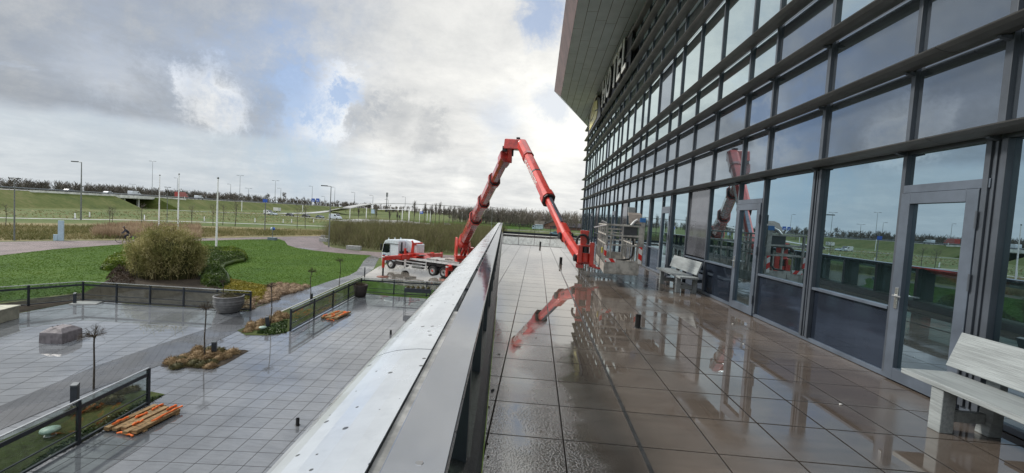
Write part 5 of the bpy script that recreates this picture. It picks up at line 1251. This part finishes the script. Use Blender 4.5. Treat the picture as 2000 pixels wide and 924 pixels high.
# covered table / box
M_tarp = mat('grey_tarpaulin', (.135, .12, .128), .55, var=.14, vscale=5, bump=.9, bscale=6)
c = [G(75, 671), G(121, 673), G(160, 660.5)]; e1 = (c[0]-c[1]); e2 = (c[2]-c[1]); o_ = c[1]
t = thing('covered_table', 'low furniture under a grey tarpaulin cover with a ridged top', 'cover', o_)
w = MB(); Lx, Ly = e1.length, e2.length*1.05; ex, ey = e1.normalized(), e2.normalized(); BT2 = basis((0, 0, 0), ex, ey, (0, 0, 1))
nx, ny = 10, 16; vs = []; 
ring = [(i/nx, 0) for i in range(nx)]+[(1, j/ny) for j in range(ny)]+[(1-i/nx, 1) for i in range(nx)]+[(0, 1-j/ny) for j in range(ny)]
for z, s in ((0.0, 1.0), (.18, .995), (.36, .985), (.44, .97)):
    for k, (u, v) in enumerate(ring): wv = (.018*math.sin(k*2.1)+.01*math.sin(k*5))*(1-z/.5); vs.append(BT2 @ Vector((Lx*(.5+(u-.5)*s)+wv, Ly*(.5+(v-.5)*s)+wv, z)))
for k, (u, v) in enumerate(ring): vs.append(BT2 @ Vector((Lx*(.5+(u-.5)*.55), Ly*(.5+(v-.5)*.62), .60+.015*math.sin(k))))
n = len(ring); w.add(vs, [(i*n+k, i*n+(k+1) % n, (i+1)*n+(k+1) % n, (i+1)*n+k) for i in range(4) for k in range(n)]+[tuple(range(4*n, 5*n))])
w.build('cover_cloth', M_tarp, t, .02); w = MB(); 
for u, v in ((.06, .05), (.94, .05), (.06, .95), (.94, .95)): w.cbox(BT2 @ Vector((Lx*u, Ly*v, .02)), (.06, .06, .10))
w.build('foot', M_rail, t)
# beige block at the left edge
M_beige = mat('beige_block', (.20, .195, .15), .7, var=.12, vscale=3, bump=.3)
c1 = G(38, 622); t = thing('storage_bench', 'beige rectangular storage bench at the left edge of the plaza', 'storage box', c1)
ey = Vector((.25, .97, 0)).normalized(); ex = Vector((ey.y, -ey.x, 0)); TB = basis((0, 0, 0), ex, ey, (0, 0, 1))
d0 = G(0, 633)-c1; ln = 3.2; dxy = Vector((d0.x, d0.y, 0)).normalized(); TB = basis((0, 0, 0), dxy, Vector((-dxy.y, dxy.x, 0))*-1, (0, 0, 1))
w = MB(); w.box(0, 0, 0.02, ln, 1.1, .60, TB); w.build('box_body', M_beige, t, .01); w = MB(); w.box(-.03, -.03, .603, ln, 1.13, .66, TB); w.build('lid', mat('beige_lid', (.34, .34, .27), .6), t, .01)
# timber stacks
M_tim = mat('sawn_timber', (.27, .165, .075), .7, var=.3, vscale=4, stretch=(1, 8, 8), bump=.2)
M_org = mat('orange_net', (.85, .17, .03), .6, var=.1)
def timber(p0, p1, wdt, label, sc=1., seed=0):
    rr = random.Random(seed); d = (p1-p0); ln = d.length; d.normalize(); s = Vector((d.y, -d.x, 0)); t = thing('timber_stack', label, 'timber stack', p0, group='stacks of timber on the plaza'); B_ = basis((0, 0, 0), d, s, (0, 0, 1))
    nb = 5
    for k in range(nb):
        y = k*wdt/nb; sh = rr.uniform(-.12, .12); h = .13 if k % 2 == 0 else .10; w = MB(); w.box(sh, y+.02, .05, ln+sh+rr.uniform(-.2, .1), y+wdt/nb-.03, .05+h*.75, B_); w.build('plank', M_tim, t, .006)
    for x in (ln*.12, ln*.8): w = MB(); w.box(x-.05, -.02, 0.01, x+.05, wdt, .05, B_); w.build('bearer', M_tim, t)
    for q, (xa, xb, y) in enumerate(((.05, .35, .10), (.35, .55, .35), (.12, .30, .62), (.30, .95, .90), (.7, .95, .30), (.75, .95, .72))):
        pts = []; 
        for k in range(9): f = k/8; pts.append(B_ @ Vector((ln*(xa+(xb-xa)*f), wdt*y+rr.uniform(-.03, .03), .16+rr.uniform(-.015, .02))))
        w = MB(); w.tube(pts, [.02+.022*rr.random() for _ in pts], 6); w.build('orange_netting', M_org, t)
    w = MB(); w.tube([B_ @ Vector((-.10+.03*math.sin(k), wdt*(.45+.10*k), .05+.02*math.sin(2*k))) for k in range(6)], [.02, .03, .018, .03, .02, .03], 6); w.build('orange_netting', M_org, t)
timber(G(206, 842), G(305, 795), 1.0, 'nearest stack of sawn timber with orange netting, in front of the near railing', seed=3)
timber(G(625, 623.5), G(655, 611), .95, 'smaller looking stack of timber with orange netting beside the long glass railing', seed=5)
# bollard lights
def bollard(px, py, h, label, lean=0, wd=.17, slant=True):
    p = G(px, py); t = thing('bollard', label, 'bollard', p, R(20)); w = MB(); w.box(-wd/2, -wd*.35, 0, wd/2, wd*.35, h-.05); w.build('bollard_body', M_rail, t, .006)
    w = MB(); w.add([(-wd/2, -wd*.4, h-.045), (wd/2, -wd*.4, h-.045), (wd/2, wd*.4, h-.045), (-wd/2, wd*.4, h-.045), (-wd/2, -wd*.4, h), (wd/2, -wd*.4, h), (wd/2, wd*.4, h+.05), (-wd/2, wd*.4, h+.05)], [(3, 2, 1, 0), (4, 5, 6, 7), (0, 1, 5, 4), (1, 2, 6, 5), (2, 3, 7, 6), (3, 0, 4, 7)]); w.build('cap', mat('bollard_cap', (.10, .11, .12), .3, .5), t, .003)
    t.rotation_euler = (0, R(lean), R(20)); return t
bollard(418, 697, .62, 'square dark bollard light standing in the round tussock bed'); bollard(524, 642, .60, 'leaning dark bollard light in the corner bed', -7); bollard(608, 590, .55, 'dark bollard light by the footpath behind the long railing', 0, .16)
bollard(146, 790, .60, 'dark bollard light behind the near railing beside the path'); bollard(712, 541, .85, 'slim black bollard at the pad corner between path and truck', 0, .10); bollard(146, 594, .6, 'small grey bollard inside the far corner of the left plaza', 0, .12)
# manhole lids on stalks
def lid(px, py, r, h, label, m):
    p = G(px, py); t = thing('ventilation_outlet', label, 'vent lid', p); w = MB(); w.lathe([(r*.45, 0), (r*.45, h*.6), (r*.9, h*.62), (r, h*.75), (r*.95, h), (0, h*1.06)], 24); w.build('lid_cap', m, t); w = MB(); w.lathe([(r*.6, 0), (r*.6, .03), (0, .03)], 16); w.build('base_ring', M_conc, t)
M_lid = mat('pale_green_lid', (.26, .36, .31), .5, var=.1)
lid(98, 852, .20, .20, 'round pale green vent lid in the mossy bed behind the near railing', M_lid); lid(513, 646, .17, .20, 'round pale vent lid among the corner bed tussocks', M_lid)
w = MB(); w.box(-.6, -.4, 0, .6, .4, .05); o = w.build('access_cover', M_conc); q = G(170, 592.5); o.location = (q.x, q.y, GZ+.012); o.rotation_euler = (0, 0, .4); tag(o, 'flat pale concrete access cover in the far corner of the left plaza', 'cover')
q = G(581, 831); stub(q.x, q.y, GZ+.01, 'black vent pipe on the plaza slabs close under the parapet', .20, .05); q = G(763, 653); stub(q.x, q.y, GZ+.01, 'black vent pipe on the plaza beside the parapet, right of the timber', .20, .05)
# basket planter in the railing corner
M_wick = mat('dark_wicker', (.045, .036, .034), .8, var=.4, vscale=14, bump=1., bscale=30, stretch=(8, 8, 1))
p = G(700, 581); p.y += .3; t = thing('basket_planter', 'dark woven basket planter in the corner of the long glass railing', 'planter', p)
w = MB(); w.lathe([(0, 0), (.36, 0), (.44, .45), (.50, .82), (.50, .86), (.46, .86), (.42, .75), (0, .72)], 26); w.build('basket_body', M_wick, t)
P0 = np.c_[rng.normal(size=(220, 2))*.22, np.full(220, .74)]; V, F = strips(P0, P0+np.c_[rng.normal(size=(220, 2))*.16, rng.uniform(.15, .38, 220)], .018); raw('dry_stems', V, F, M_twn, t, nside=4)
# high planter tables with grasses
def hightable(p, ang, label):
    t = thing('planter_table', label, 'planter table', p, ang, group='high planter tables by the railing'); L_, W_, H_ = 1.75, .45, 1.12
    w = MB(); w.box(-L_/2, -W_/2, .84, L_/2, W_/2, H_); w.build('trough', M_rail, t, .006)
    for x in (-L_/2+.03, L_/2-.03):
        for y in (-W_/2+.03, W_/2-.03): w = MB(); w.cbox((x, y, .42), (.04, .04, .84)); w.build('leg', M_rail, t)
    for z in (.12, .55, .68): w = MB(); w.box(-L_/2+.05, -.015, z-.012, L_/2-.05, .015, z+.012); w.build('rung', M_rail, t)
    for k in range(5):
        x = -L_/2+.2+k*.34; V, F = tussock(.17, .24, 110); V = V+np.array([x, 0, H_-.02]); raw('grass_clump', V, F, M_tusg, t, nside=4)
q = G(815, 595); hightable((q.x, q.y, GZ), R(4), 'black high planter table topped with grasses, left of the pair'); hightable((q.x+2.0, q.y+.15, GZ), R(4), 'black high planter table with grasses, partly hidden by the parapet')

# ================================================================== STREET THINGS
M_gp = mat('grey_post', (.20, .21, .21), .45, .5, var=.1); M_wp = mat('white_pole', (.82, .82, .82), .35, var=.05); M_dkp = mat('dark_lamp_head', (.05, .055, .06), .4)
for px, pb, pt, lab in ((310, 452, 343, 'white flagpole, furthest left of the three on the lawn'), (347, 465, 341, 'white flagpole, middle one of the three behind the shrub'), (422, 497, 349, 'white flagpole rising from the clipped hedge right of the shrub')):
    p = G(px, pb); h = GY(pt and px+ (2 if px == 310 else 3 if px == 347 else 5), pt, p.y).z-GZ; t = thing('flagpole', lab, 'flagpole', p)
    w = MB(); w.tube([(0, 0, 0), (0, 0, h*.5), (0, 0, h)], [.115, .09, .055], 12); w.build('pole', M_wp, t); w = MB(); w.lathe([(0, h-.02), (.10, h), (.11, h+.08), (.06, h+.16), (0, h+.18)], 10); w.build('finial', M_dkp, t)
    w = MB(); w.lathe([(.20, 0), (.20, .05), (.13, .10)], 14); w.build('base', M_gp, t)
def lamp(px, pb, pt, label, arm=1, r=.07, Y=None, head=.55, group=None, zb=None, m=None):
    p = G(px, pb) if Y is None else GY(px, pb, Y); h = GY(px, pt, p.y).z-p.z; t = thing('street_lamp', label, 'street lamp', p, group=group); m = m or M_gp
    w = MB(); w.tube([(0, 0, 0), (0, 0, h*.4), (0, 0, h)], [r*1.2, r, r*.6], 8); w.build('pole', m, t)
    for s in ((1,) if arm == 1 else (-1,) if arm == -1 else (-1, 1)):
        s2 = -s; w = MB(); w.tube([(0, 0, h), (s2*head*.8, 0, h+.04*head)], r*.5, 6); w.build('arm', m, t); w = MB(); w.box(min(s2*head*.6, s2*head*1.7), -r*1.4, h-.02, max(s2*head*.6, s2*head*1.7), r*1.4, h+r*1.4); w.build('lamp_head', M_dkp, t, .01)
    return t
lamp(28, 470, 349, 'grey street lamp beside the drive at the far left edge', 2, .07, head=.42); lamp(158, 430, 317, 'tall grey street lamp with a box on its post by the cycle track', 1, .13, head=1.3)
q = G(158, 430); w = MB(); w.box(-.35, -.3, 2.2, .55, .3, 4.6)
lamp(326, 438, 366, 'grey street lamp between the first and second flagpole', 2, .07, head=.42); lamp(642, 483, 364, 'tall grey street lamp at the drive bend by the thicket', 1, .085, head=.9); lamp(957, 490, 405, 'slim grey lamp post behind the parapet end', 2, .045, head=.25)
for px, Y, pb, pt, a_, lab in ((297, 230, 378, 315, 2, 'tall twin-armed motorway mast above the bridge'), (346, 330, 378, 348, 1, 'faint motorway mast just left of the middle flagpole'), (258, 420, 378, 360, 2, 'small far motorway mast left of the tall twin-armed one'), (468, 300, 386, 343, 2, 'twin-armed motorway mast right of the third flagpole'), (450, 420, 384, 360, 1, 'far motorway mast left of the twin-armed one'),
      (485, 520, 388, 368, 2, 'small far mast left of the blue post sign'), (537, 320, 390, 353, 2, 'tall motorway mast above the white vans'), (548, 430, 390, 368, 1, 'fainter mast right of the tall one over the vans'), (609, 330, 398, 364, 1, 'tall thin mast left of the blue gantry signs'), (653, 440, 400, 366, 1, 'thin mast right behind the tall drive lamp'), (692, 520, 398, 376, 1, 'far thin mast above the slip road'), (728, 560, 398, 382, 1, 'far thin mast right of the antenna'), (791, 260, 406, 385, 1, 'single-armed lamp mast left of the tallest poplar'), (758, 480, 402, 390, 1, 'thin pole right of the antenna mast'), (634, 560, 398, 384, 1, 'thin distant pole right of the blue gantry')):
    p = GY(px, pb, Y); s = Y/300; lamp(px, pb, pt, lab, a_, .13*s, Y=Y, head=1.6*s)
for k_, (px, pb, pt) in enumerate(((360, 408, 384), (472, 413, 392), (576, 409, 401), (591, 414, 401), (610, 410, 396), (683, 428, 405), (715, 430, 405), (785, 433, 411), (798, 432, 411), (834, 432, 411), (840, 434, 411), (902, 434, 414), (968, 438, 416), (974, 436, 412))):
    p = G(px, pb); h = GY(px, pt, p.y).z-GZ; w = MB(); w.tube([(0, 0, 0), (0, 0, h)], .14*max(1, p.y/170), 6); o = w.build('pole', M_wp); o.location = p; tag(o, ORDN[k_]+' from the left of the short white roadside poles', 'pole', 'white poles along the roads')
# totem sign, blue sign on post, road signs
M_blue = mat('sign_blue', (.03, .10, .45), .4, var=.04); M_lblue = mat('pale_blue_board', (.40, .52, .62), .4, var=.05)
p = G(117, 470); h = GY(119, 431, p.y).z-GZ; t = thing('totem_sign', 'tall pale blue slab sign beside the drive at the left', 'sign', p, R(35)); w = MB(); w.box(-.16, -.12, 0, .34, .12, h); w.build('slab', M_lblue, t, .01); w = MB(); w.box(-.55, -.14, 0, -.17, .14, .75); w.build('low_box', M_lblue, t, .01)
p = G(517, 452); h = GY(517, 382, p.y).z-GZ; t = thing('sign_post', 'grey post with a small blue sign and lamp by the verge', 'sign', p); w = MB(); w.tube([(0, 0, 0), (0, 0, h)], .10, 8); w.build('post', M_gp, t); w = MB(); z = GY(517, 392, p.y).z-GZ; w.box(-.55, -.14, z-.35, .45, -.10, z+.35); w.build('sign_plate', M_blue, t); w = MB(); w.box(0, -.1, h, .7, .1, h+.12); w.build('lamp_head', M_dkp, t)
p = GY(616, 393, 330); t = thing('gantry_sign', 'two blue motorway direction signs on a gantry above the slip road', 'sign', p)
for px in (611.5, 620.5):
    a = GY(px-3.2, 393, 330)-p; b = GY(px+3.2, 390, 330)-p; w = MB(); w.box(a.x, -.15, min(a.z, b.z)-.3, b.x, .15, max(a.z, b.z)+.9); w.build('sign_plate', M_blue, t)
    w = MB(); w.box(a.x+.4, -.18, a.z+.3, b.x-.5, -.155, a.z+.5); w.box(a.x+.4, -.18, a.z+.8, b.x-.9, -.155, a.z+1.0); w.build('white_lines', M_wp, t)
for px in (607, 625): a = GY(px, 402, 330)-p; b = GY(px, 389, 330)-p; w = MB(); w.tube([a, b], .18, 6); w.build('post', M_gp, t)
w = MB(); w.tube([GY(607, 391, 330)-p, GY(625, 392, 330)-p], .15, 6); w.build('gantry_beam', M_gp, t)
p = GY(755, 402, 260); t = thing('antenna_mast', 'dark telecom mast with a cluster of antennas at the top', 'mast', p); w = MB(); b = GY(754.5, 376, 260)-p; w.tube([(0, 0, -4), (0, 0, b.z)], .22, 8); w.build('mast_pole', M_dkp, t)
for k in range(3): w = MB(); w.cbox((.5*math.cos(k*2.1), .5*math.sin(k*2.1), b.z-1.4), (.25, .25, 2.6)); w.build('antenna', M_gp, t)
# junction: traffic light portal, blue direction sign, plates
p = G(790, 436); t = thing('traffic_light_portal', 'white portal arm over the junction carrying two hanging traffic lights', 'traffic light', p)
a = GY(738, 409, p.y)-p; b = GY(800, 409, p.y)-p; w = MB(); w.tube([b, a], .13, 6); w.build('arm', M_wp, t); w = MB(); w.tube([(b.x, 0, 0), b], .16, 8); w.build('post', M_wp, t)
for px in (755, 769.5): q = GY(px, 411, p.y)-p; w = MB(); w.box(q.x-.28, -.25, q.z-.55, q.x+.28, .15, q.z+.35); w.build('signal_head', M_blackp, t)
p = G(819, 435); t = thing('direction_sign', 'blue direction sign on a white post right of the junction', 'sign', p); z = GY(819, 415, p.y).z-GZ; w = MB(); w.tube([(0, 0, 0), (0, 0, z+.5)], .12, 6); w.build('post', M_wp, t); w = MB(); w.box(.05, -.1, z-.65, 1.75, -.03, z+.6); w.build('sign_plate', M_blue, t); w = MB(); w.box(.3, -.13, z-.1, 1.4, -.105, z+.1); w.build('arrow_line', M_wp, t)
p = G(728, 434); t = thing('warning_board', 'pale blue grey sign board on two legs by the junction', 'sign', p); z = GY(728, 413, p.y).z-GZ; w = MB(); w.box(-.9, -.08, z-.9, .9, 0, z+.9); w.build('board', M_lblue, t)
for x in (-.6, .6): w = MB(); w.tube([(x, .05, 0), (x, .05, z)], .08, 6); w.build('leg', M_gp, t)
p = G(780, 432); t = thing('traffic_light', 'black traffic signal on a short post at the junction', 'traffic light', p); w = MB(); w.tube([(0, 0, 0), (0, 0, 3)], .08, 6); w.build('post', M_gp, t); w = MB(); w.box(-.3, -.25, 1.6, .3, .2, 3.2); w.build('signal_head', M_blackp, t)
# hotel driveway: sign stand in concrete foot, concrete blocks, marker posts
M_blk2 = mat('blue_grey_block', (.13, .17, .20), .7, var=.1)
p = G(532, 469); t = thing('sign_stand', 'small round signs on a post set in a blue grey concrete block', 'sign', p); w = MB(); w.box(-.65, -.35, 0, .65, .35, .45); w.build('foot_block', M_blk2, t, .02); w = MB(); w.tube([(0, 0, .4), (0, 0, 2.3)], .05, 8); w.build('post', M_gp, t)
for s in (-.16, .18): w = MB(); w.lathe([(0, -.03), (.24, -.03), (.24, .03), (0, .03)], 20, Matrix.Translation((s, 0, 1.9)) @ Matrix.Rotation(R(90), 4, 'X')); w.build('sign_plate', M_lblue if s < 0 else M_blue, t)
for px, py, wd, lab in ((691, 487.5, 1.05, 'pale concrete block on the grass verge left of the truck'), (633, 472, .75, 'pale concrete block at the drive bend by the lamp'), (635, 466, .7, 'concrete block half hidden by the thicket edge')):
    p = G(px, py); w = MB(); w.box(-wd, -.35, 0, wd, .35, .55 if wd > 1 else .62); w.box(-wd*.9, -.3, .55, wd*.9, .3, .58); o = w.build('concrete_block', mat('concrete_block', (.33, .33, .32), .8, var=.15), bevel=.04); o.location = p; tag(o, lab, 'concrete block')
for k_, (px, py) in enumerate(((146.5, 427.5), (175, 424.5), (282, 430), (399, 432.5), (498, 435), (553, 436), (569.5, 436), (612.5, 435))):
    p = G(px, py); t = thing('marker_post', ORDN[k_]+' from the left of the white marker posts by the cycle track', 'marker post', p, group='white marker posts on the verge'); w = MB(); w.prism([(-.13, 0), (.13, 0), (.11, 1.15), (-.11, 1.3)], -.06, .06, axis='y'); w.build('post', M_wp, t); w = MB(); w.box(-.3, -.2, 0, .3, .2, .10); w.build('foot', M_blackp, t)
# ---- vehicles
def car(px, py, head, col, label, kind='car', group=None, z=GZ, Y=None, s=1.):
    p = G(px, py, z) if Y is None else GY(px, py, Y); t = thing('parked_car' if kind == 'car' else {'van': 'delivery_van', 'truck': 'box_truck', 'trailer': 'trailer'}[kind], label, {'car': 'car', 'van': 'van', 'truck': 'truck', 'trailer': 'trailer'}[kind], p, R(head), group)
    t.scale = (s, s, s); mb_ = mat('vehicle_paint', col, .25, .1, var=.03, coat=.6)
    if kind == 'car': pr = [(-2.2, .3), (-2.25, .75), (-2.1, .95), (-1.5, 1.02), (-1.0, 1.42), (.35, 1.45), (1.05, 1.0), (1.95, .86), (2.2, .65), (2.2, .3)]; wx, wd, gl = (-1.35, 1.4), .88, [(-1.35, 1.03), (-.92, 1.36), (.30, 1.38), (.88, 1.01)]
    elif kind == 'van': pr = [(-2.6, .35), (-2.62, 2.0), (-2.5, 2.25), (1.0, 2.28), (1.75, 1.45), (2.5, 1.15), (2.6, .85), (2.6, .35)]; wx, wd, gl = (-1.7, 1.75), 1.0, [(.35, 1.40), (.35, 2.0), (.95, 2.0), (1.5, 1.40)]
    elif kind == 'truck': pr = [(-3.6, .7), (-3.6, 3.4), (1.4, 3.4), (1.4, 2.7), (2.9, 2.6), (3.3, 1.6), (3.35, .5), (1.5, .5)]; wx, wd, gl = (-2.2, 2.3), 1.2, [(2.0, 1.6), (2.0, 2.3), (2.9, 2.3), (3.1, 1.6)]
    else: pr = [(-3.0, .8), (-3.0, 3.3), (3.0, 3.3), (3.0, .8)]; wx, wd, gl = (-1.8, 1.2), 1.2, None
    w = MB(); w.prism(pr, -wd, wd, axis='y'); w.build('body', mb_, t, .08)
    for x in wx:
        for sgn in (-1, 1):
            m_ = Matrix.Translation((x, sgn*(wd-.02), .34)) @ Matrix.Rotation(R(90), 4, 'X'); w = MB(); w.lathe([(0, .1), (.2, .1), (.34, .09), (.34, -.09), (.2, -.1), (0, -.1)], 14, m_); w.build('wheel', M_rub, t)
    if gl:
        for sgn in (-1, 1): w = MB(); w.prism(gl, sgn*wd-.012, sgn*wd+.012, axis='y'); w.build('side_window', M_wgl, t)
        a, b_ = (Vector((1.0, 0, 1.03)), Vector((.42, 0, 1.42))) if kind == 'car' else (Vector((1.72, 0, 1.5)), Vector((1.05, 0, 2.22))) if kind == 'van' else (Vector((3.32, 0, 1.6)), Vector((3.0, 0, 2.4)))
        w = MB(); w.beam(a, b_, wd*1.75, .05, up=(1, 0, .8)); w.build('windscreen', M_wgl, t)
    return t
HD = math.degrees(math.atan2(.93, .37))
rd = lambda a, b: math.degrees(math.atan2(G(*b).y-G(*a).y, G(*b).x-G(*a).x))
hd = rd((523, 418.3), (625, 427))
car(524, 419.5, hd, (.62, .63, .65), 'white van on the road behind the blue post sign', 'van'); car(534, 420.5, hd, (.45, .52, .58), 'pale blue grey car right behind the leftmost white van'); car(541, 414, hd, (.66, .66, .68), 'white box trailer on the road above the waiting cars', 'trailer', s=.85)
car(566, 422.0, hd, (.035, .035, .04), 'black car waiting in the queue right of the white trailer'); car(598, 424.2, hd, (.05, .05, .055), 'dark grey car waiting below the two big round trees'); car(625, 426.0, hd, (.16, .19, .23), 'slate blue car waiting just left of the white van'); car(655, 429, hd+4, (.62, .68, .76), 'white van at the right end of the waiting queue', 'van', s=1.15)
car(873, 441.5, hd, (.45, .48, .50), 'silver car on the road behind the thicket'); car(1049, 449, 180, (.50, .62, .72), 'pale blue white truck driving past beyond the terrace railing', 'truck', s=.85); car(1085, 459, 170, (.16, .30, .42), 'blue car beyond the terrace railing, partly behind the lift arm', s=1.05)
pm = smooth(off(line, 20, TZ+.03), 8)
def onroad(px, lane=16):
    P_ = smooth(off(line, lane, TZ+.03), 30); return min(P_, key=lambda q: abs(1000+CF*(q-Vector((0, 0, CH))).dot(cr_)/(q-Vector((0, 0, CH))).dot(cf)-px))
for px, col, kind, lab in ((354, (.33, .03, .02), 'truck', 'red truck on the motorway between the flagpoles'), (262, (.62, .66, .70), 'van', 'white van crossing the motorway bridge'), (212, (.60, .64, .68), 'car', 'white car on the motorway left of the bridge'), (388, (.62, .66, .70), 'van', 'white van on the motorway right of the middle flagpole'), (135, (.12, .13, .15), 'car', 'dark car on the motorway left of the tall lamp')):
    q = onroad(px); t = car(px, 0, 100, col, lab, kind, Y=100); t.location = q
# farm building beyond the terrace end
p = GY(1083, 433, 262); p.z = GZ
t = thing('farm_building', 'low brick building with a dark pitched roof in front of the far wood', 'building', p)
M_brk = mat('red_brick', (.20, .10, .075), .8, var=.15, vscale=2); M_tile = mat('dark_roof_tiles', (.065, .06, .07), .7, var=.2); M_pal = mat('pale_wall', (.26, .22, .20), .8, var=.1)
w = MB(); w.prism([(-6, 0), (-6, 2.6), (0, 5.2), (6, 2.6), (6, 0)], 0, 16, axis='y'); w.build('brick_wall', M_brk, t); w = MB(); w.prism([(-6.6, 2.5), (0, 5.4), (6.6, 2.5), (6.6, 2.75), (0, 5.7), (-6.6, 2.75)], -.6, 16.4, axis='y'); w.build('roof', M_tile, t)
w = MB(); w.box(-12.5, 2, 0, -6.02, 10, 4.6); w.build('pale_wing', M_pal, t); w = MB(); w.box(7, 3, 0, 30, 14, 2.0); w.build('long_wing', M_brk, t); w = MB(); w.prism([(2.4, 1.9), (8.5, 4.4), (14.6, 1.9)], 6.6, 30.4, axis='x'); w.build('wing_roof', M_tile, t)
w = MB(); w.box(-.9, -.05, .3, .9, .02, 2.2); w.build('barn_door', M_dkp, t)
# low shed roof silhouettes among the trees
p = G(988, 438); w = MB()
# ---- cyclist
M_jack = mat('dark_jacket', (.018, .018, .035), .7, var=.2); M_skin = mat('skin', (.45, .26, .18), .6); M_trs = mat('dark_trousers', (.03, .03, .034), .8)
def skinfig(name, verts, edges, radii, m, parent):
    me = bpy.data.meshes.new(name); me.from_pydata(verts, edges, []); o = bpy.data.objects.new(name, me); C.objects.link(o); me.materials.append(m); o.parent = parent
    sk = o.modifiers.new('skin', 'SKIN'); sk.use_smooth_shade = True; me.skin_vertices or me.attributes
    for i, r in enumerate(radii): me.skin_vertices[0].data[i].radius = (r, r) if not isinstance(r, tuple) else r
    me.skin_vertices[0].data[0].use_root = True; sb = o.modifiers.new('sub', 'SUBSURF'); sb.levels = 1; sb.render_levels = 2; return o
pc = G(246, 474); hdg = math.atan2((G(200, 474)-G(290, 473)).y, (G(200, 474)-G(290, 473)).x)
bike = thing('bicycle', 'dark bicycle with rear bags ridden along the drive', 'bicycle', pc, hdg)
def bp(mb, n, m): return mb.build(n, m, bike)
for x in (-.55, .55):
    w = MB(); w.tube([(x+.34*math.cos(R(a)), 0, .36+.34*math.sin(R(a))) for a in range(0, 361, 15)], .022, 6, cap=False); wo_ = bp(w, 'wheel', M_rub); w = MB()
    for k in range(8): w.tube([(x, 0, .36), (x+.33*math.cos(k*.785), 0, .36+.33*math.sin(k*.785))], .004, 4)
    w.build('spokes', M_gp, wo_)
w = MB(); w.tube([(-.55, 0, .36), (-.05, 0, .30), (.42, 0, .85), (-.20, 0, .82), (-.55, 0, .36)], .02, 6); w.tube([(-.05, 0, .30), (-.25, 0, .98)], .018, 6); w.tube([(.55, 0, .36), (.40, 0, .98)], .018, 6); bp(w, 'frame', M_blackp)
w = MB(); w.tube([(.40, -.28, 1.02), (.42, 0, 1.0), (.40, .28, 1.02)], .016, 6); bp(w, 'handlebar', M_blackp); w = MB(); w.box(-.38, -.09, .97, -.12, .09, 1.03); bp(w, 'saddle', M_blackp)
for s in (-1, 1): w = MB(); w.box(-.85, s*.10, .38, -.42, s*.24, .74); w.build('pannier', M_jack, bike, .03)
w = MB(); w.box(-.62, .245, .42, -.48, .25, .72); bp(w, 'green_panel', mat('lime_panel', (.35, .55, .12), .6))
bike.scale = (1.12,)*3
rider = thing('cyclist', 'person in a dark jacket riding a bicycle on the drive left of the shrub', 'person', pc, hdg)
V_ = [(-.25, 0, 1.04), (-.18, 0, 1.22), (-.02, 0, 1.42), (.08, 0, 1.52), (.14, 0, 1.60), (.18, 0, 1.66),
      (.02, .20, 1.46), (.20, .24, 1.22), (.38, .25, 1.05), (.02, -.20, 1.46), (.20, -.24, 1.22), (.38, -.25, 1.05),
      (-.22, .11, .98), (.16, .12, .78), (-.02, .11, .36), (.08, .11, .29), (-.22, -.11, .98), (.12, -.12, .66), (-.12, -.11, .24), (-.02, -.11, .18)]
E_ = [(0, 1), (1, 2), (2, 3), (3, 4), (4, 5), (2, 6), (6, 7), (7, 8), (2, 9), (9, 10), (10, 11), (0, 12), (12, 13), (13, 14), (14, 15), (0, 16), (16, 17), (17, 18), (18, 19)]
skinfig('body', V_, E_, [.15, .15, .17, .07, .06, .06, .065, .05, .04, .065, .05, .04, .095, .075, .05, .045, .095, .075, .05, .045], M_jack, rider)
rider.scale = (1.12,)*3
w = MB(); w.lathe([(0, -.13), (.05, -.12), (.085, -.05), (.09, .03), (.075, .09), (0, .125)], 16, Matrix.Translation((.20, 0, 1.73))); h_ = w.build('head', M_skin, rider)
w = MB(); w.lathe([(.103, -.01), (.10, .06), (.07, .12), (0, .14)], 14, Matrix.Translation((.185, 0, 1.74))); w.build('dark_hair', M_blackp, h_)
for s in (-1, 1): w = MB(); w.lathe([(0, -.014), (.012, 0), (0, .014)], 8, Matrix.Translation((.283, s*.035, 1.74))); w.build('eye', M_blackp, h_)
w = MB(); w.add([(.285, -.015, 1.70), (.285, .015, 1.70), (.315, 0, 1.70), (.285, 0, 1.745)], [(0, 1, 2), (0, 2, 3), (2, 1, 3), (0, 3, 1)]); w.build('nose', M_skin, h_)
